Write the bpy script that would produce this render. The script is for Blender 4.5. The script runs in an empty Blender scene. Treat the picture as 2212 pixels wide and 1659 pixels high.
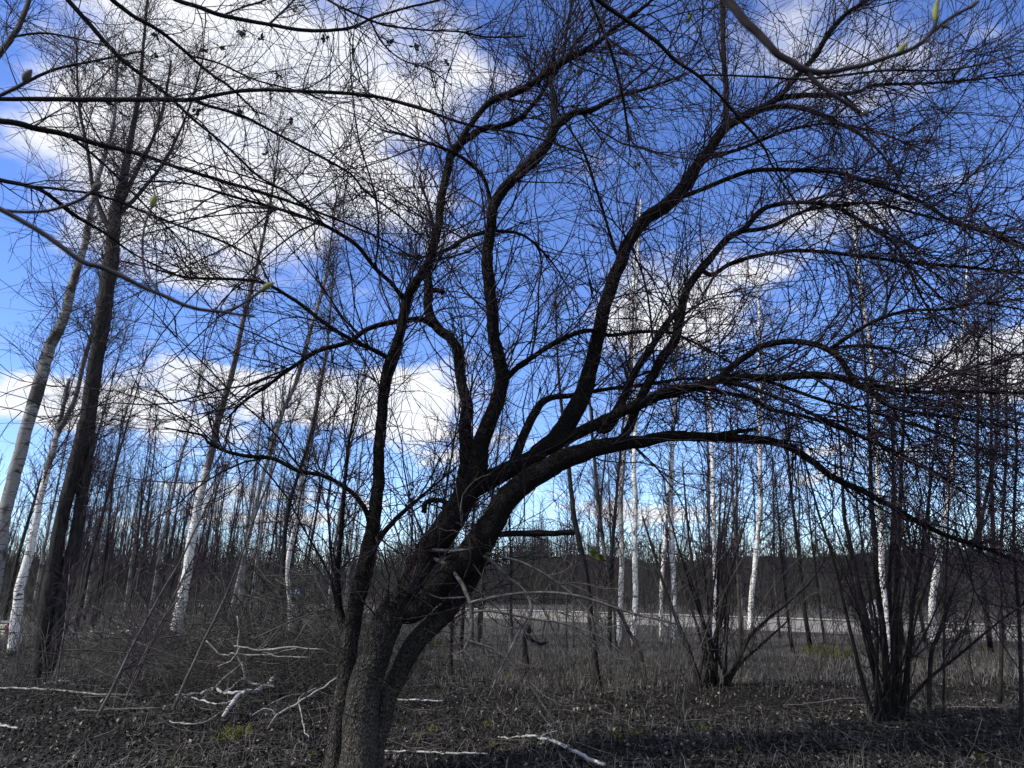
import bpy, math, random
import numpy as np
from mathutils import Vector

R_ = math.radians
S = bpy.context.scene
COL = S.collection
rng = np.random.default_rng(7)
random.seed(7)

# ------------------------------------------------------------------ camera
F, CX, CY, H = 1658.0, 1106.0, 829.5, 1.55       # the photo measured as 2212 x 1659 units
TILT = R_(14.87)
cam_d = bpy.data.cameras.new('camera'); cam = bpy.data.objects.new('camera', cam_d); COL.objects.link(cam)
cam.location = (0, 0, H); cam.rotation_euler = (R_(90) + TILT, 0, 0)
cam_d.sensor_width = 36; cam_d.lens = 36 * F / 2212
cam_d.clip_start = 0.05; cam_d.clip_end = 5000
cam_d.dof.use_dof = True; cam_d.dof.focus_distance = 9.0; cam_d.dof.aperture_fstop = 11.0
S.camera = cam
S.view_settings.view_transform = 'Standard'; S.view_settings.look = 'None'
S.view_settings.exposure = 0.22; S.view_settings.gamma = 1.0; S.view_settings.use_curve_mapping = False

cT, sT = math.cos(TILT), math.sin(TILT)
def ray(x, y):
    r, u = x - CX, CY - y
    return np.array([r, F * cT - u * sT, F * sT + u * cT])
def at(x, y, Y):
    d = ray(x, y)
    return np.array([0, 0, H]) + d * (Y / d[1])
def psize(x, y, Y):
    return Y / ray(x, y)[1]
def ground_at(x, y):
    d = ray(x, y); k = -H / d[2]
    return np.array([d[0] * k, d[1] * k, 0.0])
def gz(x, y):
    x = np.asarray(x, float); y = np.asarray(y, float)
    a = 0.035 * np.sin(x * 1.3 + 0.7 * y) + 0.03 * np.sin(y * 1.7 - 0.6 * x + 1) + 0.02 * np.sin(3.1 * x + 2.3) * np.sin(2.7 * y)
    return a * np.clip(1 - (y - 25) / 30, 0.15, 1)

# ------------------------------------------------------------------ sun and sky
SUN_DIR = np.array([-0.86, -0.27, 0.88]); SUN_DIR /= np.linalg.norm(SUN_DIR)
sd = bpy.data.lights.new('sun', 'SUN'); so = bpy.data.objects.new('sun', sd); COL.objects.link(so)
sd.energy = 5.0; sd.angle = R_(0.5); sd.color = (1.0, 0.95, 0.87)
so.rotation_euler = Vector((-SUN_DIR).tolist()).to_track_quat('-Z', 'Y').to_euler()

w = bpy.data.worlds.new('World'); S.world = w; w.use_nodes = True
nt = w.node_tree; nt.nodes.clear()
def N(t, tree=None, **kw):
    n = (tree or nt).nodes.new(t)
    for k, v in kw.items(): setattr(n, k, v)
    return n
def mth(op, a, b=None, c=None, tree=None, clamp=False):
    tr = tree or nt
    n = tr.nodes.new('ShaderNodeMath'); n.operation = op; n.use_clamp = clamp
    for i, v in enumerate((a, b, c)):
        if v is None: continue
        if isinstance(v, (int, float)): n.inputs[i].default_value = v
        else: tr.links.new(v, n.inputs[i])
    return n.outputs[0]
sky = N('ShaderNodeTexSky', sky_type='NISHITA', sun_disc=False)
sky.sun_elevation = math.asin(SUN_DIR[2]); sky.sun_rotation = math.atan2(SUN_DIR[0], SUN_DIR[1])
sky.air_density = 0.8; sky.dust_density = 0.0; sky.ozone_density = 3.5
hs = N('ShaderNodeHueSaturation'); hs.inputs['Hue'].default_value = 0.514; hs.inputs['Saturation'].default_value = 1.14
hs.inputs['Value'].default_value = 1.55
nt.links.new(sky.outputs[0], hs.inputs['Color'])
bg = N('ShaderNodeBackground'); bg.inputs[1].default_value = 0.15
nt.links.new(hs.outputs[0], bg.inputs[0])
tc = N('ShaderNodeTexCoord'); sx = N('ShaderNodeSeparateXYZ'); nt.links.new(tc.outputs['Generated'], sx.inputs[0])
X, Y_, Z = sx.outputs
az = mth('ARCTAN2', X, Y_); el = mth('ARCSINE', Z)
# noise on the cloud deck (direction projected on a high plane)
zz = mth('ADD', mth('MAXIMUM', Z, 0.0), 0.16)
cv = N('ShaderNodeCombineXYZ'); nt.links.new(mth('DIVIDE', X, zz), cv.inputs[0]); nt.links.new(mth('DIVIDE', Y_, zz), cv.inputs[1])
nz = N('ShaderNodeTexNoise'); nz.inputs['Scale'].default_value = 2.2; nz.inputs['Detail'].default_value = 9; nz.inputs['Roughness'].default_value = 0.58
nt.links.new(cv.outputs[0], nz.inputs['Vector'])
nz2 = N('ShaderNodeTexNoise'); nz2.inputs['Scale'].default_value = 4.5; nz2.inputs['Detail'].default_value = 6
nt.links.new(cv.outputs[0], nz2.inputs['Vector'])
CLOUDS = [(640, 140, 360, 150, .95), (440, 330, 330, 190, 1.0), (820, 430, 200, 100, .8), (230, 880, 260, 55, .9),
          (600, 850, 330, 65, .9), (900, 880, 200, 90, .85), (1440, 660, 170, 110, .9), (1560, 600, 120, 50, .6),
          (2180, 780, 150, 90, .85), (960, 130, 170, 120, .6), (560, 1100, 200, 60, .6), (1380, 1105, 160, 35, .6),
          (1850, 1000, 200, 60, .35), (1750, 60, 620, 170, .36), (1850, 420, 400, 120, .22), (100, 760, 160, 60, .4), (60, 400, 120, 140, .3)]
tot = None
for (px, py, rx, ry, wt) in CLOUDS:
    d = ray(px, py); d = d / np.linalg.norm(d)
    a0, e0 = math.atan2(d[0], d[1]), math.asin(d[2])
    ra, re = rx / F / max(.6, math.cos(e0)), ry / F
    da = mth('DIVIDE', mth('SUBTRACT', az, a0), ra); de = mth('DIVIDE', mth('SUBTRACT', el, e0), re)
    q = mth('ADD', mth('MULTIPLY', da, da), mth('MULTIPLY', de, de))
    g = mth('MULTIPLY', mth('EXPONENT', mth('MULTIPLY', q, -0.8)), wt)
    tot = g if tot is None else mth('MAXIMUM', tot, g)
fw = N('ShaderNodeVectorMath'); fw.operation = 'DOT_PRODUCT'; fw.inputs[1].default_value = (0, cT, sT); nt.links.new(tc.outputs['Generated'], fw.inputs[0])
mo = N('ShaderNodeMapRange'); mo.interpolation_type = 'SMOOTHSTEP'; mo.inputs[1].default_value = 0.80; mo.inputs[2].default_value = 0.60
mo.inputs[3].default_value = 0.0; mo.inputs[4].default_value = 0.46; nt.links.new(fw.outputs['Value'], mo.inputs[0])
tot = mth('MAXIMUM', tot, mo.outputs[0])
val = mth('ADD', tot, mth('MULTIPLY', mth('SUBTRACT', nz.outputs[0], 0.5), 2.0))
mr = N('ShaderNodeMapRange'); mr.interpolation_type = 'SMOOTHSTEP'
mr.inputs[1].default_value = 0.24; mr.inputs[2].default_value = 0.64
nt.links.new(val, mr.inputs[0])
cr = N('ShaderNodeMix', data_type='RGBA'); cr.inputs[6].default_value = (0.78, 0.81, 0.92, 1); cr.inputs[7].default_value = (1.0, 0.99, 0.99, 1)
mr2 = N('ShaderNodeMapRange'); mr2.inputs[1].default_value = 0.35; mr2.inputs[2].default_value = 0.6
nt.links.new(nz2.outputs[0], mr2.inputs[0]); nt.links.new(mr2.outputs[0], cr.inputs[0])
bgc = N('ShaderNodeBackground'); bgc.inputs[1].default_value = 1.0
nt.links.new(cr.outputs[2], bgc.inputs[0])
mx = N('ShaderNodeMixShader'); nt.links.new(mth('MULTIPLY', mr.outputs[0], 0.94), mx.inputs[0]); nt.links.new(bg.outputs[0], mx.inputs[1]); nt.links.new(bgc.outputs[0], mx.inputs[2])
wo = N('ShaderNodeOutputWorld'); nt.links.new(mx.outputs[0], wo.inputs[0])

# ------------------------------------------------------------------ materials
def new_mat(name, rough=0.85, spec=0.2):
    m = bpy.data.materials.new(name); m.use_nodes = True
    b = m.node_tree.nodes['Principled BSDF']; b.inputs['Roughness'].default_value = rough
    b.inputs['Specular IOR Level'].default_value = spec
    return m, m.node_tree, b
def noise(t, scale, detail=5, vec=None, stretch=None):
    n = t.nodes.new('ShaderNodeTexNoise'); n.inputs['Scale'].default_value = scale; n.inputs['Detail'].default_value = detail
    if vec is None:
        c = t.nodes.new('ShaderNodeTexCoord'); vec = c.outputs['Object']
    if stretch:
        mp = t.nodes.new('ShaderNodeMapping'); mp.inputs['Scale'].default_value = stretch
        t.links.new(vec, mp.inputs['Vector']); vec = mp.outputs[0]
    t.links.new(vec, n.inputs['Vector'])
    return n.outputs[0]
def ramp(t, fac, stops):
    r = t.nodes.new('ShaderNodeValToRGB')
    e = r.color_ramp.elements
    while len(e) < len(stops): e.new(0.5)
    for i, (p, c) in enumerate(stops):
        e[i].position = p; e[i].color = (*c, 1)
    t.links.new(fac, r.inputs[0]); return r.outputs[0]
def mixc(t, fac, a, b):
    n = t.nodes.new('ShaderNodeMix'); n.data_type = 'RGBA'
    for s, v in ((0, fac), (6, a), (7, b)):
        if isinstance(v, (int, float)): n.inputs[s].default_value = v
        elif isinstance(v, tuple): n.inputs[s].default_value = (*v, 1)
        else: t.links.new(v, n.inputs[s])
    return n.outputs[2]
def bump(t, b, h, strength, dist=0.02):
    n = t.nodes.new('ShaderNodeBump'); n.inputs['Strength'].default_value = strength; n.inputs['Distance'].default_value = dist
    t.links.new(h, n.inputs['Height']); t.links.new(n.outputs[0], b.inputs['Normal'])

def neutral(c, k=0.35):
    g = .3 * c[0] + .59 * c[1] + .11 * c[2]
    return tuple(g + (v - g) * (1 - k) for v in c)
def simple(name, lo, hi, scale=6, rough=0.85, stretch=None, bmp=0.0, keep=False):
    if not keep: lo, hi = neutral(lo), neutral(hi)
    m, t, b = new_mat(name, rough)
    f = noise(t, scale, 6, stretch=stretch)
    t.links.new(ramp(t, f, [(0.3, lo), (0.7, hi)]), b.inputs['Base Color'])
    if bmp: bump(t, b, f, bmp)
    return m

# cherry bark: dark scaly plates, mixed to a paler grey towards the foot of the stem
m, t, b = new_mat('dark_bark', 0.9, 0.15)
vo = t.nodes.new('ShaderNodeTexVoronoi'); vo.feature = 'DISTANCE_TO_EDGE'; vo.inputs['Scale'].default_value = 52
co = t.nodes.new('ShaderNodeTexCoord'); mp = t.nodes.new('ShaderNodeMapping'); mp.inputs['Scale'].default_value = (1, 1, 0.38)
mp.inputs['Rotation'].default_value = (0, R_(25), 0)
wv = t.nodes.new('ShaderNodeVectorMath'); wv.operation = 'ADD'
nn = t.nodes.new('ShaderNodeTexNoise'); nn.inputs['Scale'].default_value = 9; nn.inputs['Detail'].default_value = 4
t.links.new(co.outputs['Object'], nn.inputs['Vector'])
sc = t.nodes.new('ShaderNodeVectorMath'); sc.operation = 'SCALE'; sc.inputs['Scale'].default_value = 0.07
t.links.new(nn.outputs['Color'], sc.inputs[0])
t.links.new(co.outputs['Object'], wv.inputs[0]); t.links.new(sc.outputs[0], wv.inputs[1])
t.links.new(wv.outputs[0], mp.inputs['Vector']); t.links.new(mp.outputs[0], vo.inputs['Vector'])
plates = ramp(t, vo.outputs['Distance'], [(0.0, (0.006, .006, .006)), (0.25, (1, 1, 1))])
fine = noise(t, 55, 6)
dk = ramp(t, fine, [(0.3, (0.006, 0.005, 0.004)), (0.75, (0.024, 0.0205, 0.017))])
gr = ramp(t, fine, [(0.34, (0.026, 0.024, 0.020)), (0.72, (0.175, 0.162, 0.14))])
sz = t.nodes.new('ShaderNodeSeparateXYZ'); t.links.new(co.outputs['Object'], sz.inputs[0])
low_grey = mth('ADD', mth('MULTIPLY', sz.outputs[2], -0.40, tree=t), mth('ADD', noise(t, 5.0, 7), 0.28, tree=t), tree=t)
lf = t.nodes.new('ShaderNodeMapRange'); lf.inputs[1].default_value = 0.1; lf.inputs[2].default_value = 0.6; t.links.new(low_grey, lf.inputs[0])
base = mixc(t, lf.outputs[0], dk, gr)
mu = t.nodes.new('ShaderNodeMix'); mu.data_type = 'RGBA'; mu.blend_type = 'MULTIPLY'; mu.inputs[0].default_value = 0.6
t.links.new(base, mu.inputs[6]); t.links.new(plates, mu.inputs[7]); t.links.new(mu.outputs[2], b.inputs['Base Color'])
fur = noise(t, 13, 8, stretch=(1.6, 1.6, .32))
bump(t, b, mth('ADD', mth('MULTIPLY', fur, 1.6, tree=t), mth('ADD', mth('MULTIPLY', vo.outputs['Distance'], .8, tree=t), mth('MULTIPLY', fine, 0.3, tree=t), tree=t), tree=t), 1.0, 0.06)
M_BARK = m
M_TWIG = simple('dark_twig_bark', (0.010, 0.007, 0.010), (0.027, 0.019, 0.026), 5, keep=True)
M_TWIG2 = simple('brown_twig_bark', (0.014, 0.009, 0.014), (0.042, 0.028, 0.042), 3, keep=True)
M_GREYTWIG = simple('grey_twig_bark', (0.022, 0.02, 0.017), (0.13, 0.118, 0.10), 4)
M_ALDER = simple('alder_bark', (0.005, 0.0045, 0.004), (0.038, 0.033, 0.029), 9, stretch=(3, 3, 0.7), bmp=0.9)
M_STEM = simple('shrub_bark', (0.005, 0.0045, 0.004), (0.023, 0.020, 0.017), 12, stretch=(2, 2, 0.6), bmp=0.6)
M_BOUGH = simple('overhead_bark', (0.005, 0.004, 0.004), (0.018, 0.015, 0.014), 14, bmp=0.5)
M_FAR = simple('far_wood_bark', (0.008, 0.008, 0.0078), (0.040, 0.038, 0.036), 0.6, keep=True)
M_SAPL = simple('sapling_bark', (0.016, 0.014, 0.012), (0.085, 0.077, 0.067), 3)

def birch(name, dark, base_h, wk=1.0, top=None):
    m, t, b = new_mat(name, 0.75, 0.25)
    band = noise(t, 5.0, 5, stretch=(0.9, 0.9, 5.5))
    patch = noise(t, 1.5 if base_h > 0 else 9.0, 6, stretch=(1.3, 1.3, 1.0))
    fine = noise(t, 30, 4, stretch=(1, 1, 3))
    white = ramp(t, fine, [(0.3, (0.54 * wk, 0.53 * wk, 0.50 * wk)), (0.75, (0.82 * wk, 0.81 * wk, 0.78 * wk))])
    black = ramp(t, fine, [(0.3, (0.012, 0.011, 0.010)), (0.7, (0.07, 0.062, 0.056))])
    k1 = t.nodes.new('ShaderNodeMapRange'); k1.inputs[1].default_value = 0.575; k1.inputs[2].default_value = 0.63
    t.links.new(band, k1.inputs[0])
    k2 = t.nodes.new('ShaderNodeMapRange'); k2.inputs[1].default_value = 0.70 - dark; k2.inputs[2].default_value = 0.76 - dark
    t.links.new(patch, k2.inputs[0])
    c = t.nodes.new('ShaderNodeTexCoord'); s = t.nodes.new('ShaderNodeSeparateXYZ'); t.links.new(c.outputs['Object'], s.inputs[0])
    if base_h < 0: low = mth('MULTIPLY', s.outputs[2], 0.0, tree=t)
    else: low = mth('ADD', mth('MULTIPLY', s.outputs[2], -1.1 / base_h, tree=t), mth('MULTIPLY', noise(t, 4, 5), 1.7, tree=t), tree=t)
    k3 = t.nodes.new('ShaderNodeMapRange'); k3.inputs[1].default_value = 0.42; k3.inputs[2].default_value = 0.62; t.links.new(low, k3.inputs[0])
    f = mth('MAXIMUM', mth('MAXIMUM', k1.outputs[0], k2.outputs[0], tree=t), k3.outputs[0], tree=t)
    if top:
        hi_ = mth('ADD', mth('MULTIPLY', s.outputs[2], 1.0 / top, tree=t), mth('MULTIPLY', mth('SUBTRACT', patch, 0.5, tree=t), 1.1, tree=t), tree=t)
        k4 = t.nodes.new('ShaderNodeMapRange'); k4.inputs[1].default_value = 0.9; k4.inputs[2].default_value = 1.15; t.links.new(hi_, k4.inputs[0])
        f = mth('MAXIMUM', f, mth('MULTIPLY', k4.outputs[0], 0.93, tree=t), tree=t)
    t.links.new(mixc(t, f, white, black), b.inputs['Base Color'])
    bump(t, b, f, -0.5, 0.015)
    return m
M_BIRCH = birch('white_birch_bark', 0.075, 1.0)
M_BIRCHD = birch('weathered_birch_bark', 0.17, 2.2, .32)
M_BIRCHL = birch('brown_topped_birch_bark', 0.08, 0.9, .95, 4.5)
M_BIRCHLOG = birch('fallen_birch_bark', 0.14, -50, .58)
M_PALE = simple('peeled_dead_wood', (0.09, 0.082, 0.07), (0.36, 0.335, 0.295), 10, stretch=(1, 1, 1), bmp=0.3)
M_DEAD = simple('grey_dead_wood', (0.03, 0.027, 0.023), (0.14, 0.127, 0.11), 14, bmp=0.5)
M_CUT = simple('sawn_wood', (0.42, 0.36, 0.28), (0.60, 0.53, 0.43), 20)

# ------------------------------------------------------------------ object helpers
def tag(o, label=None, cat=None, group=None, kind=None):
    if label: o['label'] = label
    if cat: o['category'] = cat
    if group: o['group'] = group
    if kind: o['kind'] = kind
    return o
def thing(name, loc, label, cat, group=None):
    o = bpy.data.objects.new(name, None); COL.objects.link(o); o.location = [float(v) for v in loc]
    o.empty_display_size = 0.2
    return tag(o, label, cat, group)
def link_mesh(name, me, parent=None, loc=None):
    o = bpy.data.objects.new(name, me); COL.objects.link(o)
    if loc is not None: o.location = [float(v) for v in loc]
    if parent is not None: o.parent = parent
    return o
def mesh_np(name, V, faces, mats, smooth=True, matidx=None):
    """faces: list of (m,k) int arrays"""
    me = bpy.data.meshes.new(name)
    me.vertices.add(len(V)); me.vertices.foreach_set('co', np.ascontiguousarray(V, np.float32).ravel())
    loops = np.concatenate([f.ravel() for f in faces]).astype(np.int32)
    counts = np.concatenate([np.full(len(f), f.shape[1], np.int32) for f in faces])
    starts = np.concatenate([[0], np.cumsum(counts)[:-1]]).astype(np.int32)
    me.loops.add(len(loops)); me.loops.foreach_set('vertex_index', loops)
    me.polygons.add(len(counts)); me.polygons.foreach_set('loop_start', starts); me.polygons.foreach_set('loop_total', counts)
    me.polygons.foreach_set('use_smooth', np.full(len(counts), smooth))
    if matidx is not None: me.polygons.foreach_set('material_index', np.asarray(matidx, np.int32))
    for mm in (mats if isinstance(mats, (list, tuple)) else [mats]): me.materials.append(mm)
    me.update(); me.validate()
    return me
def tubes(P, Rr, sides=3, cap=True):
    """P (M,K,3), Rr (M,K) -> verts, [quads, tris]"""
    M, K, _ = P.shape
    T = np.empty_like(P); T[:, 1:-1] = P[:, 2:] - P[:, :-2]; T[:, 0] = P[:, 1] - P[:, 0]; T[:, -1] = P[:, -1] - P[:, -2]
    T /= np.linalg.norm(T, axis=2, keepdims=True) + 1e-9
    mean = T.mean(1); ref = np.zeros((M, 3)); ref[np.arange(M), np.argmin(np.abs(mean), 1)] = 1
    A = np.cross(T, ref[:, None, :]); A /= np.linalg.norm(A, axis=2, keepdims=True) + 1e-9
    B = np.cross(T, A)
    th = np.arange(sides) * 2 * np.pi / sides
    ring = A[:, :, None, :] * np.cos(th)[None, None, :, None] + B[:, :, None, :] * np.sin(th)[None, None, :, None]
    V = P[:, :, None, :] + ring * (Rr[:, :, None, None] if Rr.ndim == 2 else Rr[..., None])
    V = V.reshape(-1, 3)
    idx = np.arange(M * K * sides).reshape(M, K, sides)
    a = idx[:, :-1]; b = np.roll(a, -1, 2); c = idx[:, 1:]; d = np.roll(c, -1, 2)
    quads = np.stack([a, b, d, c], -1).reshape(-1, 4)
    faces = [quads]
    if cap and sides >= 3:
        faces.append(idx[:, -1, :].reshape(M, sides)); faces.append(idx[:, 0, ::-1].reshape(M, sides))
    return V, faces
def merge(parts):
    Vs, Fs, off = [], {}, 0
    for V, faces in parts:
        Vs.append(V)
        for f in faces: Fs.setdefault(f.shape[1], []).append(f + off)
        off += len(V)
    return np.concatenate(Vs), [np.concatenate(v) for v in Fs.values()]

def catmull(P, per):
    P = np.asarray(P, float)
    if len(P) < 3:
        k = np.linspace(0, 1, per * (len(P) - 1) + 1)[:, None]
        return P[0] * (1 - k) + P[-1] * k
    Q = np.vstack([2 * P[0] - P[1], P, 2 * P[-1] - P[-2]])
    out = []
    for i in range(1, len(Q) - 2):
        p0, p1, p2, p3 = Q[i - 1], Q[i], Q[i + 1], Q[i + 2]
        for tt in np.arange(per) / per:
            out.append(0.5 * (2 * p1 + (p2 - p0) * tt + (2 * p0 - 5 * p1 + 4 * p2 - p3) * tt ** 2 + (3 * p1 - p0 - 3 * p2 + p3) * tt ** 3))
    out.append(P[-1]); return np.array(out)

def trace(pts, Y0, dY, per=4, wob=0.12):
    """photo-measured centre line with widths -> real 3D line whose depth runs from Y0 to Y0+dY"""
    pts = [p if len(p) > 2 else (p[0], p[1], None) for p in pts]
    w = [p[2] for p in pts]
    known = [i for i, v in enumerate(w) if v is not None]
    w = np.interp(range(len(w)), known, [w[i] for i in known])
    a = catmull(np.array([[p[0], p[1], ww] for p, ww in zip(pts, w)]), per)
    L = np.concatenate([[0], np.cumsum(np.hypot(np.diff(a[:, 0]), np.diff(a[:, 1])))]); L /= L[-1]
    ys = Y0 + dY * L if not callable(dY) else Y0 + dY(L)
    P = np.array([at(x, y, yy) for x, y, yy in zip(a[:, 0], a[:, 1], ys)])
    r = np.array([max(q, 0.6) * 0.5 * psize(x, y, yy) for x, y, q, yy in zip(a[:, 0], a[:, 1], a[:, 2], ys)])
    nzv = rng.normal(size=P.shape)
    nzv = (nzv + np.roll(nzv, 1, 0) + np.roll(nzv, -1, 0)) / 2
    nzv[0] = 0; nzv[-1] = 0
    sp_ = np.linalg.norm(np.diff(P, axis=0), axis=1); sp_ = np.append(sp_, sp_[-1])
    P = P + nzv * np.minimum(r * wob, sp_ * .10)[:, None]
    return P, r
def tube_mesh(name, P, r, sides, mat, origin, lump=0.06, capped=True):
    """one thick limb with an uneven surface"""
    K = len(P)
    th = np.arange(sides) * 2 * np.pi / sides
    s = np.concatenate([[0], np.cumsum(np.linalg.norm(np.diff(P, axis=0), axis=1))])
    ph = rng.uniform(0, 6.28, 8)
    rr = r[:, None] * (1 + lump * (np.sin(2 * th[None] + ph[0] + 3 * s[:, None]) * .6 + np.sin(3 * th[None] + ph[1] - 2.1 * s[:, None]) * .5
                                   + np.sin(5 * th[None] + ph[2] + 5 * s[:, None]) * .35 + np.sin(ph[3] + 2.3 * s[:, None] + th[None]) * .5)
                       + rng.normal(size=(K, sides)) * lump * .35)
    V, faces = tubes(P[None], rr[None], sides)
    return mesh_np(name, V - np.asarray(origin), faces, mat)

def in_view(P, margin=1.22):
    q = P - np.array([0, 0, H])
    dep = q[..., 1] * cT + q[..., 2] * sT
    up = -q[..., 1] * sT + q[..., 2] * cT
    return (dep > 0.3) & (np.abs(q[..., 0]) < dep * CX / F * margin) & (np.abs(up) < dep * CY / F * margin)

def sprout(lines, n, length, angle, up=0.3, grav=0.0, curl=0.6, jit=0.16, K=6, r0=(0.003, 0.006), taper=0.3, outer=0.0, rfrac=0.6, start=0.0, cull=True, lshape=0.0):
    """lines: list of (P (k,3), r (k)) or a pair of stacked arrays; n twigs grown from them"""
    if isinstance(lines, tuple):
        A = lines[0][:, :-1].reshape(-1, 3); B = lines[0][:, 1:].reshape(-1, 3); rr = lines[1][:, :-1].ravel()
        tt = np.tile(np.linspace(0, 1, lines[0].shape[1])[:-1], lines[0].shape[0])
    else:
        A = np.concatenate([P[:-1] for P, r in lines]); B = np.concatenate([P[1:] for P, r in lines])
        rr = np.concatenate([r[:-1] for P, r in lines]); tt = np.concatenate([np.linspace(0, 1, len(P))[:-1] for P, r in lines])
    wt = np.linalg.norm(B - A, axis=1) * (1 + outer * tt) * (tt >= start)
    i = rng.choice(len(A), n, p=wt / wt.sum())
    k = rng.random((n, 1)); p = A[i] * (1 - k) + B[i] * k
    if cull:
        ok = in_view(p); i = i[ok]; p = p[ok]; n = len(p)
    T = B[i] - A[i]; T /= np.linalg.norm(T, axis=1, keepdims=True) + 1e-9
    v = rng.normal(size=(n, 3)); v -= T * (v * T).sum(1, keepdims=True); v /= np.linalg.norm(v, axis=1, keepdims=True) + 1e-9
    v[:, 2] += up; v /= np.linalg.norm(v, axis=1, keepdims=True) + 1e-9
    a = np.radians(rng.uniform(angle[0], angle[1], (n, 1)))
    d = np.cos(a) * T + np.sin(a) * v
    L = rng.uniform(0, 1, n) ** 1.6 * (length[1] - length[0]) + length[0]
    if lshape: L *= 1 - lshape * tt[i]
    cv = rng.normal(size=(n, 3)) * curl
    P = np.empty((n, K, 3)); P[:, 0] = p
    for q in range(1, K):
        d = d + cv / K + rng.normal(size=(n, 3)) * jit + np.array([0, 0, grav]) / K
        d /= np.linalg.norm(d, axis=1, keepdims=True)
        P[:, q] = P[:, q - 1] + d * (L / (K - 1))[:, None]
    rb = np.minimum(rr[i] * rfrac, rng.uniform(r0[0], r0[1], n) * (0.6 + 0.6 * L / length[1]))
    R2 = rb[:, None] * np.linspace(1, taper, K)[None]
    return P, R2
def twig_obj(name, sets, mat, parent, origin, sides=3):
    V, F_ = merge([tubes(P, r, sides, cap=False) for P, r in sets if len(P)])
    me = mesh_np(name, V - np.asarray(origin), F_, mat, smooth=True)
    o = link_mesh(name, me, parent); o['kind'] = 'stuff'
    return o

# ------------------------------------------------------------------ ground, road, wooded bank
def geo(a, b, n, p):
    k = np.linspace(-1, 1, n); return (a + b) / 2 + np.sign(k) * np.abs(k) ** p * (b - a) / 2
gxs = np.concatenate([-16 - np.linspace(1, .01, 50) ** 2.6 * 900, np.linspace(-16, 16, 150), 16 + np.linspace(.01, 1, 50) ** 2.6 * 900])
gys = np.concatenate([np.linspace(-30, 3, 12), np.linspace(3.2, 24, 105), 24 + np.linspace(0.02, 1, 90) ** 2.4 * 900])
GX, GY = np.meshgrid(gxs, gys); 
GZ = gz(GX, GY) - np.clip((np.abs(GX) - 200) / 700, 0, 1) * 0
V = np.stack([GX, GY, GZ], -1).reshape(-1, 3)
idx = np.arange(len(V)).reshape(GX.shape)
q = np.stack([idx[:-1, :-1], idx[:-1, 1:], idx[1:, 1:], idx[1:, :-1]], -1).reshape(-1, 4)
m, t, b = new_mat('woodland_floor', 0.95, 0.1)
f1 = noise(t, 26, 8); f2 = noise(t, 1.1, 6); f3 = noise(t, 90, 3)
litter = ramp(t, f1, [(0.32, (0.005, 0.0046, 0.004)), (0.55, (0.014, 0.013, 0.0115)), (0.72, (0.045, 0.042, 0.037))])
dry = ramp(t, f1, [(0.3, (0.022, 0.0205, 0.018)), (0.7, (0.12, 0.113, 0.10))])
c = t.nodes.new('ShaderNodeTexCoord'); s = t.nodes.new('ShaderNodeSeparateXYZ'); t.links.new(c.outputs['Object'], s.inputs[0])
fld = mth('ADD', mth('MULTIPLY', mth('SUBTRACT', s.outputs[1], 16.0, tree=t), 0.12, tree=t), mth('MULTIPLY', f2, 1.0, tree=t), tree=t)
k = t.nodes.new('ShaderNodeMapRange'); k.inputs[1].default_value = 0.25; k.inputs[2].default_value = 1.3; t.links.new(fld, k.inputs[0])
t.links.new(mixc(t, k.outputs[0], litter, dry), b.inputs['Base Color'])
bump(t, b, mth('ADD', f1, mth('MULTIPLY', f3, .4, tree=t), tree=t), 1.0, 0.06)
M_GROUND = m
tag(link_mesh('ground', mesh_np('ground', V, [q], M_GROUND)), kind='structure')

def ribbon(name, pa, pb, z, mat):
    """strip between two ground lines, carried on past the frame"""
    pa = np.array(pa); pb = np.array(pb)
    V = np.vstack([pa, pb]); n = len(pa); V[:, 2] = z
    qq = np.array([[i, i + 1, n + i + 1, n + i] for i in range(n - 1)])
    return tag(link_mesh(name, mesh_np(name, V, [qq], mat, smooth=False)), kind='structure')
A0, A1 = ground_at(1100, 1323), ground_at(2100, 1358)
du = (A1 - A0) / np.linalg.norm(A1 - A0); nrm = np.array([du[1], -du[0], 0])
if nrm[1] > 0: nrm = -nrm
def road_y(x):
    ln = A1[1] + (np.asarray(x, float) - A1[0]) * du[1] / du[0]
    ln = np.maximum(ln, -60); k_ = .16
    return -np.log(np.exp(-k_ * ln) + np.exp(-k_ * 74.0)) / k_
def road_d(x, y):
    """metres in front of the road's far edge"""
    x = np.asarray(x, float); sl = (road_y(x + .5) - road_y(x - .5)); return (road_y(x) - y) / np.sqrt(1 + sl * sl)
rx_ = np.concatenate([np.linspace(-300, -40, 14), np.linspace(-38, 45, 90)]); rdx = np.gradient(road_y(rx_), rx_)
rn = np.stack([rdx, -np.ones_like(rdx), 0 * rdx], -1) / np.sqrt(1 + rdx ** 2)[:, None]
far_edge = np.stack([rx_, road_y(rx_), 0 * rx_], -1)
m, t, b = new_mat('asphalt_road', 0.9, 0.2)
f = noise(t, 3, 6, stretch=(0.3, 1, 1)); t.links.new(ramp(t, f, [(0.3, (0.13, 0.12, 0.10)), (0.7, (0.22, 0.205, 0.175))]), b.inputs['Base Color'])
M_ROAD = m
M_VERGE = simple('gravel_verge', (0.20, 0.19, 0.165), (0.44, 0.41, 0.36), 1.2)
RW = 9.0
ribbon('road', far_edge + rn * RW, far_edge, 0.10, M_ROAD)
ribbon('verge', far_edge, far_edge - rn * 1.2, 0.16, M_VERGE)

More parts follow.
